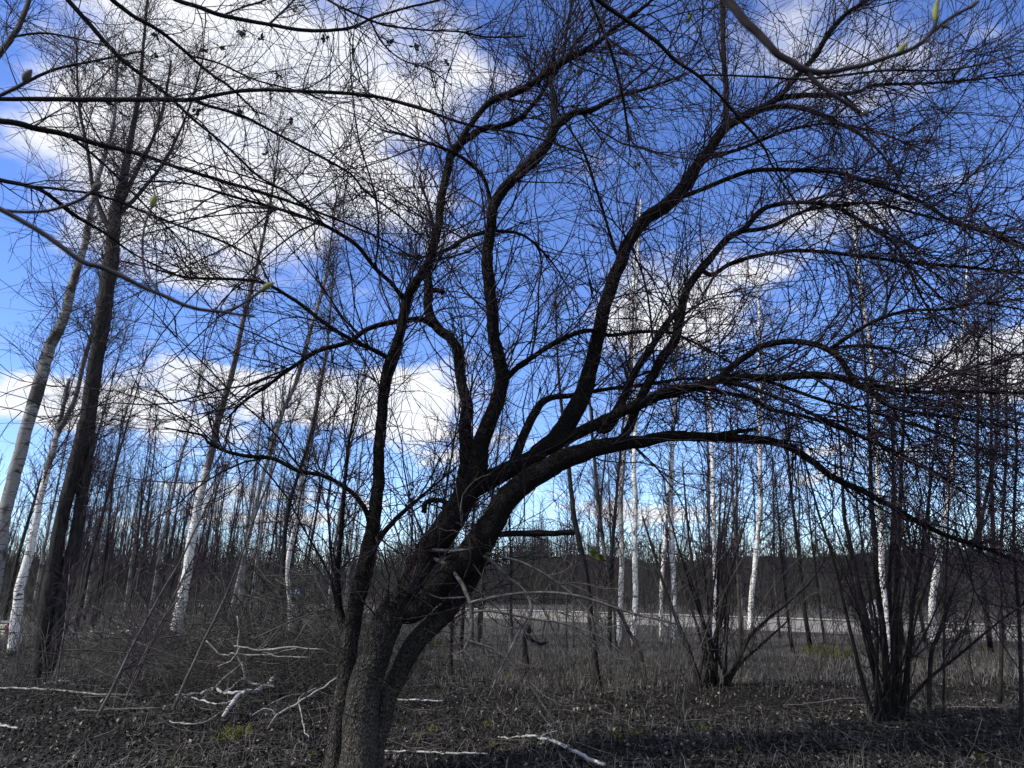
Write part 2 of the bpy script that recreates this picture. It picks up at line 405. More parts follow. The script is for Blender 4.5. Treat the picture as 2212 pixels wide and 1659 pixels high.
e0 = far_edge + rn * (RW - .05); e1 = far_edge + rn * (RW + .8); e2 = far_edge + rn * (RW + 3.2); e0[:, 2] = .092; e1[:, 2] = .07; e2[:, 2] = -.06
V = np.vstack([e0, e1, e2]); n_ = len(e0)
qq = np.array([[r_ * n_ + i, (r_ + 1) * n_ + i, (r_ + 1) * n_ + i + 1, r_ * n_ + i + 1] for r_ in range(2) for i in range(n_ - 1)])
tag(link_mesh('road_shoulder', mesh_np('road_shoulder', V, [qq], M_GROUND)), kind='structure')
# wooded bank behind the road: rises slowly, wooded all over
def hill_z(x, y):
    k_ = np.clip((y - 80) / 24, 0, 1)
    return k_ ** 1.1 * (4.9 - np.clip(-x, 0, 30) * .03 + np.clip(x, 0, 40) * .03 + .5 * np.sin(x * .11 + 1) + .6 * np.sin(x * .27 + y * .05)) - .3
bx_, by_ = np.meshgrid(np.linspace(-260, 260, 160), np.linspace(78, 420, 90))
bz_ = hill_z(bx_, by_)
V = np.stack([bx_, by_, bz_], -1).reshape(-1, 3); idx = np.arange(len(V)).reshape(bx_.shape)
q = np.stack([idx[:-1, :-1], idx[:-1, 1:], idx[1:, 1:], idx[1:, :-1]], -1).reshape(-1, 4)
tag(link_mesh('hill', mesh_np('hill', V, [q], simple('scrubby_bank', (0.006, 0.0058, 0.0055), (0.024, 0.023, 0.0215), 1.5))), kind='structure')

# ------------------------------------------------------------------ far wood (one mass)
def far_wood():
    sets = []
    n = 620
    x = rng.uniform(-75, 95, n); y = rng.uniform(62, 110, n)
    y += np.where(x < 5, 10, 0); z0 = np.maximum(hill_z(x, y), 0)
    h = rng.uniform(3.5, 7.5, n)
    tall = rng.random(n) < np.where(x < 0, .34, .14); h[tall] *= rng.uniform(1.5, 2.3, tall.sum())
    x[:46] = rng.uniform(-46, -29, 46); y[:46] = rng.uniform(80, 92, 46); z0 = np.maximum(hill_z(x, y), 0); h[:46] = rng.uniform(8, 14.5, 46)
    K = 6
    P = np.empty((n, K, 3)); lean = rng.normal(size=(n, 2)) * 0.05 + np.array([0.05, 0])
    for k_ in range(K):
        f = k_ / (K - 1)
        P[:, k_, 0] = x + lean[:, 0] * h * f + rng.normal(size=n) * 0.08; P[:, k_, 1] = y + lean[:, 1] * h * f; P[:, k_, 2] = z0 + h * f - 0.2
    r = (0.006 + 0.0085 * h)[:, None] * np.linspace(1, .25, K)[None]
    sets.append((P, r))
    a = sprout((P, r), 12000, (0.7, 2.8), (20, 55), up=0.7, grav=0.5, K=4, r0=(0.016, 0.03), start=0.15, cull=False, lshape=.5)
    b_ = sprout(a, 17000, (0.6, 1.7), (20, 55), up=0.5, grav=0.2, K=3, r0=(0.009, 0.013), cull=False, rfrac=1)
    sets += [a, b_]
    # dense scrub under and in front of it
    n = 33000
    x = np.where(rng.random(n) < .55, rng.uniform(-85, 5, n), rng.uniform(0, 105, n)); y = np.where(x < 5, rng.uniform(74, 116, n), np.where(rng.random(n) < .35, rng.uniform(48, 80, n), rng.uniform(80, 108, n))); z0 = np.maximum(hill_z(x, y), 0)
    h = rng.uniform(1.2, 3.2, n) * (1 + .35 * np.sin(x * .4) + .3 * np.sin(x * 1.1 + y)) + rng.random(n) ** 4 * 2.5; l = rng.normal(size=(n, 2)) * 0.25
    P = np.stack([np.stack([x, y, z0], -1), np.stack([x + l[:, 0] * h * .4, y + l[:, 1] * h * .4, z0 + h * .55], -1), np.stack([x + l[:, 0] * h, y + l[:, 1] * h, z0 + h], -1)], 1)
    sets.append((P, rng.uniform(0.012, 0.034, n)[:, None] * np.array([[1, .8, .4]])))
    n = 6500   # scrub on the near side of the road at left
    x = rng.uniform(-62, 2, n); y = rng.uniform(44, 61, n); h = rng.uniform(.5, 2.3, n); l = rng.normal(size=(n, 2)) * .3
    side = np.stack([np.stack([x, y, 0 * x], -1), np.stack([x + l[:, 0] * h * .4, y + l[:, 1] * h * .4, h * .55], -1), np.stack([x + l[:, 0] * h, y + l[:, 1] * h, h], -1)], 1)
    ok = road_d(x, y) > RW + 1; side = (side[ok], rng.uniform(.007, .018, ok.sum())[:, None] * np.array([[1, .8, .4]]))
    # keep clear of the road
    out = []
    for P, r in sets:
        s_ = road_d(P[:, 0, 0], P[:, 0, 1]) < -2.0
        out.append((P[s_], r[s_]))
    out.append(side)
    V, F_ = merge([tubes(P, r, 3, cap=False) for P, r in out])
    tag(link_mesh('far_wood', mesh_np('far_wood', V, F_, M_FAR)), 'dark leafless wood and scrub beyond the road', 'woods', kind='stuff')
far_wood()

# ------------------------------------------------------------------ the main tree
class Plant:
    def __init__(s, name, base, label, cat, group=None):
        s.o = thing(name, base, label, cat, group); s.base = np.asarray(base, float); s.lines = {}
    def near(s, key, x, y):
        P, r = s.lines[key]
        q = P - np.array([0, 0, H]); dep = q[:, 1] * cT + q[:, 2] * sT
        px = CX + q[:, 0] / dep * F; py = CY - (-q[:, 1] * sT + q[:, 2] * cT) / dep * F
        return P[np.argmin((px - x) ** 2 + (py - y) ** 2), 1]
    def limb(s, key, pts, start, dY, name='limb', mat=None, sides=8, per=4, parent=None, lump=0.06, wob=0.12, label=None):
        if isinstance(start, str): start = s.near(start, pts[0][0], pts[0][1])
        P, r = trace(pts, start, dY, per, wob)
        if pts[0][1] > 1300 and name in ('trunk', 'stem'): r[:2] *= 1.08
        o = link_mesh(name, tube_mesh(name, P, r, sides, mat, s.base, lump), parent or s.o)
        if label: o['label'] = label
        s.lines[key] = (P, r); return o

base = ground_at(775, 1688)
T = Plant('leaning_tree', base, 'big dark multi-stemmed tree leaning right across the middle of the clearing', 'tree')
Yb = float(base[1])
O = {}
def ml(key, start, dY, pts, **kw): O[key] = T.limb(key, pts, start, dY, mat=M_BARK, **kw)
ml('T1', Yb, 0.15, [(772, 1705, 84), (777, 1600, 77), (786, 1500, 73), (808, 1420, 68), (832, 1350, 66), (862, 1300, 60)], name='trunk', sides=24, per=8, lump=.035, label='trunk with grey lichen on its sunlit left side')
ml('T2', Yb + .12, 0.35, [(798, 1705, 50), (815, 1600, 42), (844, 1493, 38), (893, 1396, 43), (945, 1340, 42), (993, 1285, 38), (1015, 1255, 36), (1042, 1195, 36), (1062, 1150, 34)], name='trunk', sides=14, per=6)
ml('T3', Yb + .22, 0.3, [(722, 1705, 50), (729, 1600, 44), (743, 1500, 38), (752, 1400, 40), (766, 1325, 36), (779, 1270, 38), (795, 1205, 36), (807, 1135, 30), (817, 1061, 26), (819, 991, 24), (822, 922, 24), (829, 853, 24),
     (842, 783, 25), (856, 748, 22), (868, 705, 20), (879, 650, 20), (898, 609, 19), (923, 575, 20), (936, 540, 19), (947, 486, 18), (957, 417, 18), (970, 350, 18), (984, 320, 18), (1015, 295, 16), (1043, 278, 14), (1088, 271, 12), (1123, 254, 12), (1161, 215, 9), (1189, 170, 8), (1225, 120, 6), (1270, 60, 5)], sides=14, per=6)
ml('LA', 'T1', 0.75, [(858, 1312, 52), (890, 1322, 46), (926, 1289, 50), (964, 1247, 56), (1027, 1180, 60), (1065, 1128, 56), (1100, 1075, 52), (1161, 1026, 45), (1224, 991, 42), (1293, 967, 36), (1380, 955, 28), (1456, 943, 22), (1560, 944, 20), (1630, 950, 18), (1699, 962, 16), (1751, 995, 15),
     (1803, 1033, 14), (1855, 1057, 13), (1907, 1084, 12), (1979, 1125, 11), (2035, 1153, 10), (2119, 1181, 9), (2230, 1222, 7)], sides=16, per=6)
ml('LB', 'T1', 0.3, [(850, 1325, 56), (880, 1275, 50), (905, 1225, 56), (930, 1182, 60), (957, 1148, 60), (985, 1105, 58), (1008, 1061, 52)], sides=16, per=6)
ml('LB1', 'LB', 0.9, [(1003, 1068, 42), (1008, 1020, 34), (1009, 970, 30), (1006, 922, 28), (1008, 870, 26), (998, 835, 24), (993, 800, 23), (987, 755, 22), (970, 729, 21), (942, 705, 22), (928, 677, 20), (924, 627, 18), (927, 580, 13), (940, 530, 9), (930, 460, 6), (905, 380, 4)], sides=12, per=5)
ml('LB1a', 'LB1', -1.0, [(942, 706, 16), (915, 691, 14), (876, 692, 13), (800, 708, 12), (756, 738, 11), (694, 755, 10), (642, 786, 9), (608, 811, 8), (560, 845, 7), (521, 873, 6), (486, 908, 4)])
ml('LD', 'LB', -0.7, [(1015, 1062, 44), (1032, 1009, 40), (1040, 957, 36), (1067, 887, 33), (1081, 835, 31), (1083, 800, 31), (1071, 748, 28), (1064, 679, 26), (1057, 609, 26), (1053, 557, 24), (1061, 486, 22), (1066, 445, 24), (1095, 399, 24), (1154, 347, 24), (1182, 313, 22), (1198, 278, 20), (1217, 260, 18),
     (1245, 243, 14), (1283, 236, 12), (1328, 212, 9), (1400, 190, 7), (1480, 160, 5)], sides=14, per=5)
ml('LDa', 'LD', 0.8, [(1083, 822, 18), (1102, 808, 14), (1132, 783, 12), (1189, 748, 11), (1241, 721, 11), (1283, 714, 10), (1315, 724, 9), (1380, 717, 8), (1449, 719, 7), (1520, 750, 5), (1590, 790, 3)])
ml('LDb', 'LD', -0.6, [(1062, 448, 11), (1050, 399, 8), (1032, 368, 8), (991, 337, 8), (960, 322, 7), (900, 300, 5), (820, 280, 3)])
ml('LDc', 'LD', 0.6, [(1056, 498, 10), (1008, 514, 8), (970, 538, 8), (910, 555, 6), (860, 545, 4)])
ml('LDd', 'LD', 0.5, [(1064, 497, 8), (1126, 507, 6), (1171, 542, 5), (1215, 600, 3), (1250, 680, 2)])
ml('LDe', 'LD', 0.5, [(1198, 280, 16), (1196, 208, 13), (1189, 174, 10), (1215, 130, 7), (1225, 60, 5), (1240, -20, 4)])
ml('LE', 'T3', -0.7, [(990, 312, 14), (1026, 257, 13), (1067, 215, 15), (1119, 198, 16), (1171, 167, 15), (1206, 139, 16), (1258, 112, 13), (1310, 76, 10), (1345, 49, 9), (1397, 10, 7), (1430, -30, 5)])
ml('BC', 'T3', -1.2, [(876, 650, 12), (866, 638, 10), (842, 609, 9), (807, 575, 9), (772, 531, 9), (720, 497, 8), (677, 476, 8), (590, 448, 7), (486, 420, 6), (399, 396, 4), (300, 392, 3)])
ml('BD', 'T3', -0.8, [(842, 783, 12), (829, 768, 10), (783, 745, 9), (748, 727, 9), (720, 710, 9), (677, 679, 9), (625, 641, 8), (573, 613, 7), (521, 604, 7), (417, 601, 6), (347, 585, 4), (250, 560, 3)])
ml('LF', 'LB', 0.9, [(1000, 1070, 46), (1043, 1042, 42), (1102, 1012, 36), (1154, 985, 36), (1203, 946, 42), (1241, 887, 42), (1265, 835, 38), (1279, 783, 32), (1293, 714, 29), (1314, 644, 28), (1338, 575, 28), (1359, 521, 27), (1390, 479, 28), (1442, 440, 29), (1476, 407, 28), (1495, 379, 25), (1519, 337, 23), (1560, 285, 21), (1595, 257, 19),
     (1647, 234, 17), (1682, 213, 13), (1734, 205, 11), (1786, 207, 10), (1855, 198, 8), (1890, 184, 7), (2046, 177, 5), (2220, 160, 3)], sides=16, per=5)
ml('LFa', 'LF', -0.5, [(1640, 237, 13), (1690, 228, 12), (1734, 233, 11), (1786, 254, 9), (1855, 288, 7), (1907, 337, 5), (1965, 420, 3)])
ml('LFb', 'LF', -0.7, [(1682, 213, 11), (1720, 167, 12), (1762, 118, 12), (1796, 63, 11), (1831, 28, 9), (1873, 0, 7), (1930, -40, 5)])
ml('LFc', 'LF', 0.5, [(1565, 280, 13), (1568, 230, 12), (1567, 174, 12), (1562, 87, 11), (1560, 0, 10), (1556, -50, 8)])
ml('LFd', 'LF', -0.6, [(1342, 565, 8), (1324, 528, 7), (1307, 469, 6), (1283, 392, 6), (1262, 330, 6), (1241, 295, 5), (1206, 243, 4), (1160, 170, 3)])
ml('LFe', 'LF', 0.7, [(1112, 1000, 24), (1122, 960, 20), (1140, 918, 19), (1161, 880, 17), (1189, 860, 14), (1241, 853, 12), (1300, 842, 9), (1400, 830, 8), (1500, 818, 6), (1600, 835, 4)])
ml('LG', 'LF', -0.7, [(1171, 974, 30), (1241, 940, 26), (1310, 906, 24), (1362, 882, 22), (1415, 858, 23), (1456, 843, 22), (1526, 830, 20), (1578, 816, 17), (1630, 815, 16), (1682, 818, 15), (1734, 811, 15), (1803, 814, 15), (1855, 832, 16), (1925, 839, 12), (1977, 846, 9), (2081, 846, 8), (2225, 850, 6)], sides=12)
ml('G1', 'LG', -0.6, [(1560, 820, 15), (1575, 797, 15), (1612, 769, 14), (1647, 748, 13), (1692, 738, 13), (1751, 741, 13), (1789, 757, 13), (1821, 783, 12), (1848, 825, 13), (1890, 853, 12), (1914, 873, 9), (1977, 891, 7), (2081, 905, 6), (2225, 932, 4)], sides=10)
ml('G1a', 'G1', -0.4, [(1789, 757, 10), (1838, 724, 9), (1890, 693, 8), (1960, 672, 7), (2046, 668, 6), (2116, 655, 5), (2225, 672, 4)])
ml('G1c', 'G1', 0.6, [(1789, 757, 8), (1830, 748, 7), (1890, 748, 6), (1942, 762, 5), (2012, 790, 4), (2150, 832, 3)])
ml('G3', 'LG', 0.5, [(1520, 836, 12), (1560, 848, 10), (1630, 863, 9), (1664, 884, 9), (1734, 898, 8), (1803, 922, 7), (1873, 950, 6), (1990, 1003, 4), (2100, 1075, 3)])
ml('G4', 'LG', -0.5, [(1560, 822, 10), (1620, 838, 9), (1699, 868, 8), (1769, 901, 7), (1850, 935, 6), (1950, 990, 4), (2060, 1040, 3)])
ml('G5', 'LG', 0.9, [(1640, 818, 9), (1720, 845, 8), (1800, 872, 7), (1900, 895, 6), (2010, 930, 5), (2150, 985, 3)])
ml('LH', 'LA', 0.8, [(1310, 968, 24), (1345, 948, 20), (1362, 915, 19), (1380, 870, 19), (1401, 828, 19), (1425, 783, 20), (1458, 734, 20), (1467, 689, 20), (1480, 637, 18), (1501, 599, 18), (1526, 568, 17), (1545, 545, 15), (1571, 517, 14), (1605, 495, 12), (1637, 462, 11), (1664, 445, 10), (1716, 438, 9), (1769, 441, 8), (1821, 455, 8), (1890, 497, 7), (1942, 538, 6), (1990, 640, 5), (2040, 725, 3)], sides=12)
ml('H2', 'LH', -0.5, [(1600, 500, 11), (1664, 490, 9), (1716, 465, 8), (1769, 449, 7), (1873, 438, 6), (1942, 451, 6), (2046, 479, 5), (2151, 510, 5), (2225, 532, 4)])
ml('H3', 'LH', -0.6, [(1515, 585, 12), (1540, 592, 10), (1578, 571, 10), (1630, 554, 9), (1699, 543, 8), (1769, 543, 8), (1838, 550, 8), (1925, 561, 8), (2012, 571, 8), (2099, 578, 7), (2225, 592, 5)])
ml('H4', 'LF', -0.8, [(1456, 432, 13), (1508, 413, 10), (1560, 392, 10), (1612, 372, 10), (1664, 366, 10), (1751, 368, 9), (1821, 375, 9), (1873, 392, 9), (1925, 410, 8), (1994, 438, 8), (2046, 472, 7), (2133, 503, 5), (2225, 545, 4)])
ml('H5', 'LF', 0.7, [(1525, 335, 11), (1578, 328, 8), (1630, 310, 7), (1682, 288, 7), (1734, 274, 6), (1803, 267, 5), (1907, 290, 4), (2010, 330, 3)])
ml('H6', 'LG', 0.3, [(1290, 925, 20), (1312, 925, 18), (1338, 887, 17), (1356, 835, 16), (1380, 793, 16), (1408, 748, 15), (1435, 706, 14), (1462, 672, 11)])
ml('AR', 'T3', -0.5, [(803, 1135, 14), (785, 1095, 11), (756, 1061, 10), (712, 1033, 9), (677, 1023, 9), (642, 1017, 9), (590, 991, 9), (528, 985, 8), (486, 974, 7), (451, 957, 6), (434, 939, 5), (354, 924, 3)])
ml('AR2', 'T3', 0.5, [(796, 1200, 15), (830, 1150, 12), (862, 1115, 10), (894, 1087, 8), (930, 1055, 5), (985, 1010, 3)])
ml('S1', 'T3', 0.4, [(752, 1400, 24), (736, 1330, 20), (728, 1260, 15), (732, 1190, 11), (740, 1100, 9), (745, 1044, 8), (753, 957, 6), (768, 880, 4), (775, 800, 3)])
ml('ST', 'LB1', 0.2, [(924, 629, 13), (942, 627, 12), (957, 632, 11)], name='stub')
ml('ST2', 'LB', 0.0, [(985, 1105, 14), (955, 1082, 11), (922, 1085, 11), (915, 1108, 12)], name='stub')
ml('ST3', 'LA', 0.0, [(1045, 1160, 14), (1090, 1154, 12), (1160, 1152, 15), (1205, 1153, 13), (1228, 1151, 14), (1240, 1154, 10)], name='stub', lump=.2)
ml('ST4', 'LA', 0.0, [(1520, 945, 14), (1580, 935, 12), (1632, 928, 10)], name='stub', lump=.12)
DEADS = [
 ('D1', 'LB', -0.5, [(905, 1212, 12), (930, 1205, 9), (964, 1220, 9), (989, 1247, 9), (1006, 1279, 9), (1017, 1317, 8), (1015, 1377, 7), (1004, 1404, 5), (1027, 1434, 3)]),
 ('D2', 'D1', -0.2, [(1017, 1302, 7), (1069, 1289, 6), (1128, 1281, 6), (1208, 1281, 6), (1278, 1296, 6), (1365, 1324, 5), (1463, 1349, 3)]),
 ('D3', 'D1', -0.2, [(1017, 1323, 6), (1050, 1319, 5), (1090, 1325, 5), (1156, 1338, 5), (1226, 1349, 4), (1313, 1384, 3), (1375, 1450, 2)]),
 ('D4', 'D1', -0.2, [(1013, 1384, 5), (1069, 1404, 4), (1121, 1450, 4), (1167, 1513, 3), (1205, 1575, 2)]),
 ('D5', 'LA', -0.5, [(1015, 1195, 10), (1045, 1200, 8), (1069, 1220, 7), (1097, 1247, 7), (1132, 1275, 6), (1149, 1317, 6), (1132, 1345, 6), (1107, 1394, 6), (1076, 1457, 5), (1055, 1509, 3)]),
 ('D6', 'LA', -0.4, [(1020, 1190, 8), (1075, 1200, 6), (1139, 1220, 5), (1208, 1261, 5), (1260, 1310, 4), (1310, 1390, 3), (1345, 1480, 2)]),
 ('D7', 'LB', -0.4, [(905, 1190, 8), (940, 1188, 7), (985, 1190, 7), (1020, 1185, 5)]),
 ('D8', 'D1', 0.1, [(1004, 1404, 4), (985, 1412, 3), (968, 1414, 2)]),
 ('D9', 'D1', -0.1, [(1006, 1290, 4), (975, 1292, 4), (950, 1292, 3), (920, 1280, 2)]),
]
for key, st, dY, pts in DEADS:
    O[key] = T.limb(key, pts, st, dY, name='dead_branch', mat=M_DEAD, label='bare grey dead branch hanging from the trunk' if key == 'D1' else None)

# twigs of every limb
tw_n = {'T1': 16, 'T2': 8, 'ST': 0, 'ST2': 0, 'ST3': 0, 'ST4': 0, 'LB': 34}
for key, (P, r) in T.lines.items():
    dead = key[0] == 'D' and key[1].isdigit()
    L = float(np.linalg.norm(np.diff(P, axis=0), axis=1).sum())
    n1 = tw_n.get(key, int(L * (11 if not dead else 3)))
    if key == 'LA': n1 = int(L * 10)
    if key[0] in 'GH' or key in ('LH', 'LG', 'LF', 'LFa', 'LFb', 'LE'): n1 = int(n1 * 1.35)
    if n1 <= 0: continue
    st = 0.33 if key in ('T3', 'LA', 'LF') else (0.12 if not dead else 0.2)
    droop = -0.35 if key in ('LG', 'LA', 'LH') or key[0] in 'GH' else 0.25
    l1 = sprout([(P, r)], n1, (0.45, 2.5 if not dead else .9), (18, 65), up=0.4, grav=droop, curl=0.8, jit=0.15, K=10, r0=(0.006, 0.0120), taper=.36, start=st, outer=1.0)
    l2 = sprout(l1, n1 * 5, (0.25, 1.25 if not dead else .7), (20, 65), up=0.25, grav=droop * .6, curl=0.8, jit=0.19, K=7, r0=(0.0048, 0.0070), taper=.5, rfrac=.85)
    l3 = sprout(l2, n1 * (6 if not dead else 4), (0.08, 0.5), (25, 70), up=0.2, curl=0.6, jit=0.22, K=4, r0=(0.0037, 0.0049), taper=.75, rfrac=.9)
    twig_obj('twigs', [l1, l2, l3], M_TWIG if not dead else M_DEAD, O[key], T.base)

# ------------------------------------------------------------------ trees of the left and right groves
def crown(pl, keys, n1, ln, mat, mult2=5, mult3=7, start=.3, ang=(25, 60), grav=0.0, up=.35, parent=None, rmin=None, origin=None):
    lines = [pl.lines[k_] for k_ in keys]
    D = float(lines[0][0][:, 1].mean())
    rm = rmin or max(0.0026, 0.00030 * D); n1 = int(n1 * 1.5)
    a = sprout(lines, n1, ln, ang, up=up, grav=grav + .25, curl=.6, jit=.12, K=7, r0=(rm * 1.6, rm * 3.2), start=start, lshape=.45)
    b_ = sprout(a, n1 * mult2, (ln[0] * .35, ln[1] * .5), (20, 60), up=.25, grav=grav, curl=.7, jit=.16, K=5, r0=(rm * 1.1, rm * 1.6), rfrac=.9, taper=.5)
    c_ = sprout(b_, n1 * mult3, (ln[0] * .15, ln[1] * .28), (20, 65), up=.1, grav=grav - .2, curl=.7, jit=.2, K=4, r0=(rm * .8, rm * 1.1), rfrac=1, taper=.6)
    return twig_obj('twigs', [a, b_, c_], mat, parent or pl.o, pl.base)

def tree(name, Y, label, cat, stems, mat, n1=45, ln=(0.5, 2.0), tmat=None, base_px=None, group=None, sides=10, start=.3, grav=0.0, stem_name='trunk', m2=5, m3=7, fork=None, lump=.05, ang=(25, 60)):
    bp = stems[0][1][0]
    bx = at(bp[0], bp[1], Y); bx[2] = float(gz(bx[0], bx[1])) - 0.02
    pl = Plant(name, bx, label, cat, group)
    for i, (dY, pts) in enumerate(stems):
        st = Y if i == 0 or not fork or fork[i] is None else fork[i]
        pts = list(pts)
        if st == Y:   # run the stem on down into the ground
            g = ground_at(pts[0][0], max(pts[0][1], 1300)); x0, y0, w0 = pts[0]
            p0 = at(x0, y0, Y)
            if p0[2] > 0.05:
                dx = (pts[1][0] - x0) / (pts[1][1] - y0)
                yy = y0
                while at(x0 + dx * (yy - y0), yy, Y)[2] > -0.04 and yy < 1900: yy += 2
                pts = [(x0 + dx * (yy - y0), yy, w0 * 1.12)] + pts
        pl.limb('s%d' % i, pts, st, dY, name=stem_name if i == 0 or not fork else 'limb', mat=mat, sides=sides, per=5, lump=lump, wob=.1)
    if n1: crown(pl, list(pl.lines), n1, ln, tmat or M_TWIG2, m2, m3, start, grav=grav, ang=ang)
    return pl

BG = 'white birches beyond the clearing'
tree('alder_tree', 14.0, 'thick dark double-trunked tree at the left edge of the clearing', 'tree',
     [(-0.2, [(84, 1464, 28), (100, 1324, 32), (118, 1219, 30), (143, 1080, 27), (168, 970, 30), (190, 887, 30), (207, 783, 29), (222, 679, 29), (238, 575, 30), (245, 500, 27), (254, 451, 24), (267, 382, 17), (281, 313, 14), (299, 208, 9), (312, 70, 6), (322, -40, 4)]),
      (0.25, [(104, 1445, 22), (118, 1394, 24), (142, 1254, 28), (166, 1150, 27), (178, 1060, 25), (190, 960, 22), (203, 870, 20), (218, 760, 17), (238, 640, 15)]),
      (-0.6, [(254, 451, 14), (290, 380, 9), (330, 300, 7), (355, 220, 6), (370, 130, 4)]),
      (0.6, [(245, 520, 12), (205, 420, 9), (190, 330, 7), (170, 220, 5), (165, 90, 4)]),
      (0.5, [(250, 470, 10), (300, 420, 8), (360, 340, 6), (410, 230, 4), (440, 120, 3)])], M_ALDER, n1=230, ln=(0.5, 2.4), fork=[None, None, 's0', 's0', 's0'], sides=14, start=.42, m2=6, m3=9, lump=.07)
tree('birch_tree', 16.5, 'leaning grey birch with dark blotches at the left edge of the photo', 'birch tree',
     [(0.4, [(-22, 1290, 32), (0, 1180, 28), (14, 1096, 27), (35, 1009, 26), (59, 922, 26), (83, 835, 26), (108, 748, 24), (135, 696, 20), (153, 627, 18), (174, 557, 16), (184, 521, 14), (205, 417, 11), (222, 347, 10), (243, 278, 7), (250, 208, 5), (257, 100, 3)])], M_BIRCHD, n1=70, ln=(0.6, 2.4), sides=12, start=.35)
tree('birch_tree', 18.8, 'slender white birch with forked broken top left of the dark double trunk', 'birch tree',
     [(0.2, [(31, 1415, 27), (35, 1324, 22), (45, 1272, 20), (63, 1202, 18), (77, 1132, 15), (89, 1066, 14), (104, 1009, 14), (122, 939, 12), (135, 887, 9), (149, 818, 7)]),
      (-0.4, [(124, 932, 11), (142, 905, 11), (167, 846, 9), (181, 783, 9), (201, 714, 8), (218, 640, 6), (238, 560, 5), (262, 460, 3)])], M_BIRCHL, n1=45, ln=(0.5, 1.8), fork=[None, 's0'], start=.4)
tree('birch_tree', 22.0, 'white birch with peeling black-ringed trunk above the brush heap', 'birch tree',
     [(0.5, [(384, 1345, 24), (394, 1289, 22), (405, 1227, 20), (415, 1167, 20), (426, 1097, 18), (445, 1026, 18), (458, 974, 15), (472, 905, 15), (493, 835, 13), (511, 766, 11), (524, 696, 10), (542, 627, 8), (559, 557, 7), (575, 480, 6), (592, 390, 5), (605, 290, 3)])], M_BIRCHL, n1=90, ln=(0.6, 2.4), start=.25, m3=9)
tree('birch_tree', 24.0, 'thin white birch beside the small blue road sign', 'birch tree',
     [(0.3, [(628, 1377, 11), (625, 1289, 10), (621, 1227, 10), (628, 1185, 11), (645, 1097, 12), (649, 1061, 11), (660, 991, 9), (674, 922, 8), (688, 852, 7), (705, 760, 6), (715, 650, 5), (722, 550, 3)])], M_BIRCHL, n1=60, ln=(0.6, 2.2), start=.3)
tree('slender_tree', 23.0, 'dark thin stem standing against the birch by the blue sign', 'tree',
     [(0.2, [(610, 1372, 9), (613, 1195, 10), (622, 1100, 9), (640, 1040, 7), (668, 950, 5), (690, 860, 3)])], M_STEM, n1=24, ln=(0.5, 1.6), start=.4)
tree('birch_tree', 20.0, 'birch leaning right whose trunk turns pale near the top behind the arching bough', 'birch tree',
     [(0.4, [(500, 1320, 9), (530, 1190, 9), (552, 1096, 9), (573, 1009, 10), (590, 957, 11), (611, 887, 10), (642, 818, 10), (660, 748, 9), (681, 679, 8), (701, 610, 7), (712, 540, 5), (727, 430, 3)])], M_BIRCHD, n1=70, ln=(0.5, 2.2), start=.35)
for Yv, lab, st in [
   (9.9, 'thin sapling with hooked foot leaning right out of the brush at left', [(205, 1560, 9), (225, 1520, 8), (244, 1485, 7), (279, 1411, 6), (314, 1345, 6), (356, 1268, 5), (391, 1209, 5), (422, 1143, 4), (450, 1087, 4), (505, 980, 3)]),
   (10.2, 'long straight sapling leaning right over the middle of the brush heap', [(366, 1550, 9), (401, 1471, 7), (436, 1394, 6), (468, 1331, 6), (499, 1261, 5), (523, 1195, 5), (551, 1115, 5), (600, 990, 4), (650, 860, 3)]),
   (12.0, 'short thin stick leaning right between two leaning saplings', [(312, 1425, 6), (352, 1338, 4), (387, 1265, 4), (425, 1190, 3)]),
   (10.4, 'weak bent sapling rising beside the foot of the hooked sapling', [(245, 1560, 5), (262, 1535, 4), (300, 1440, 4), (345, 1350, 3), (400, 1270, 2)]),
   (12.5, 'upright thin stem between dark double trunk and brush heap', [(118, 1510, 6), (130, 1420, 5), (142, 1340, 4), (150, 1240, 3)])]:
    tree('sapling', Yv, lab, 'sapling', [(0.3, st)], M_GREYTWIG, n1=14, ln=(0.3, 1.1), sides=6, start=.25, m2=4, m3=5)

tree('slender_tree', 13.4, 'dark bare trunk right of the leaning tree, broken bough pointing at it', 'tree',
     [(0.3, [(1292, 1481, 15), (1278, 1359, 13), (1268, 1254, 12), (1254, 1185, 12), (1240, 1115, 11), (1236, 1080, 10), (1228, 1000, 9), (1215, 900, 7), (1205, 780, 5), (1200, 640, 3)])], M_STEM, n1=40, ln=(0.4, 1.5), start=.3)
tree('slender_tree', 13.6, 'curving thin dark trunk just left of the pair of birches', 'tree',
     [(0.5, [(1397, 1481, 9), (1383, 1411, 8), (1352, 1350, 8), (1327, 1300, 8), (1310, 1220, 8), (1299, 1150, 8), (1292, 1080, 8), (1285, 1000, 7), (1275, 880, 5), (1270, 760, 3)])], M_SAPL, n1=30, ln=(0.4, 1.4), start=.35)
tree('slender_tree', 14.6, 'low dark flared stem in the grass close to the leaning trunk', 'tree',
     [(0.2, [(975, 1460, 12), (975, 1425, 8), (975, 1352, 7), (975, 1250, 5), (982, 1140, 3)])], M_STEM, n1=16, ln=(0.3, 1.0), start=.3)
tree('birch_tree', 21.0, 'left one of the close pair of white birches', 'birch tree',
     [(0.2, [(1337, 1390, 12), (1337, 1366, 11), (1341, 1289, 11), (1343, 1185, 11), (1341, 1080, 11), (1345, 1026, 10), (1352, 950, 9), (1360, 850, 8), (1366, 700, 7), (1372, 560, 6), (1378, 440, 3)])], M_BIRCH, n1=55, ln=(0.6, 2.0), grav=-.3)
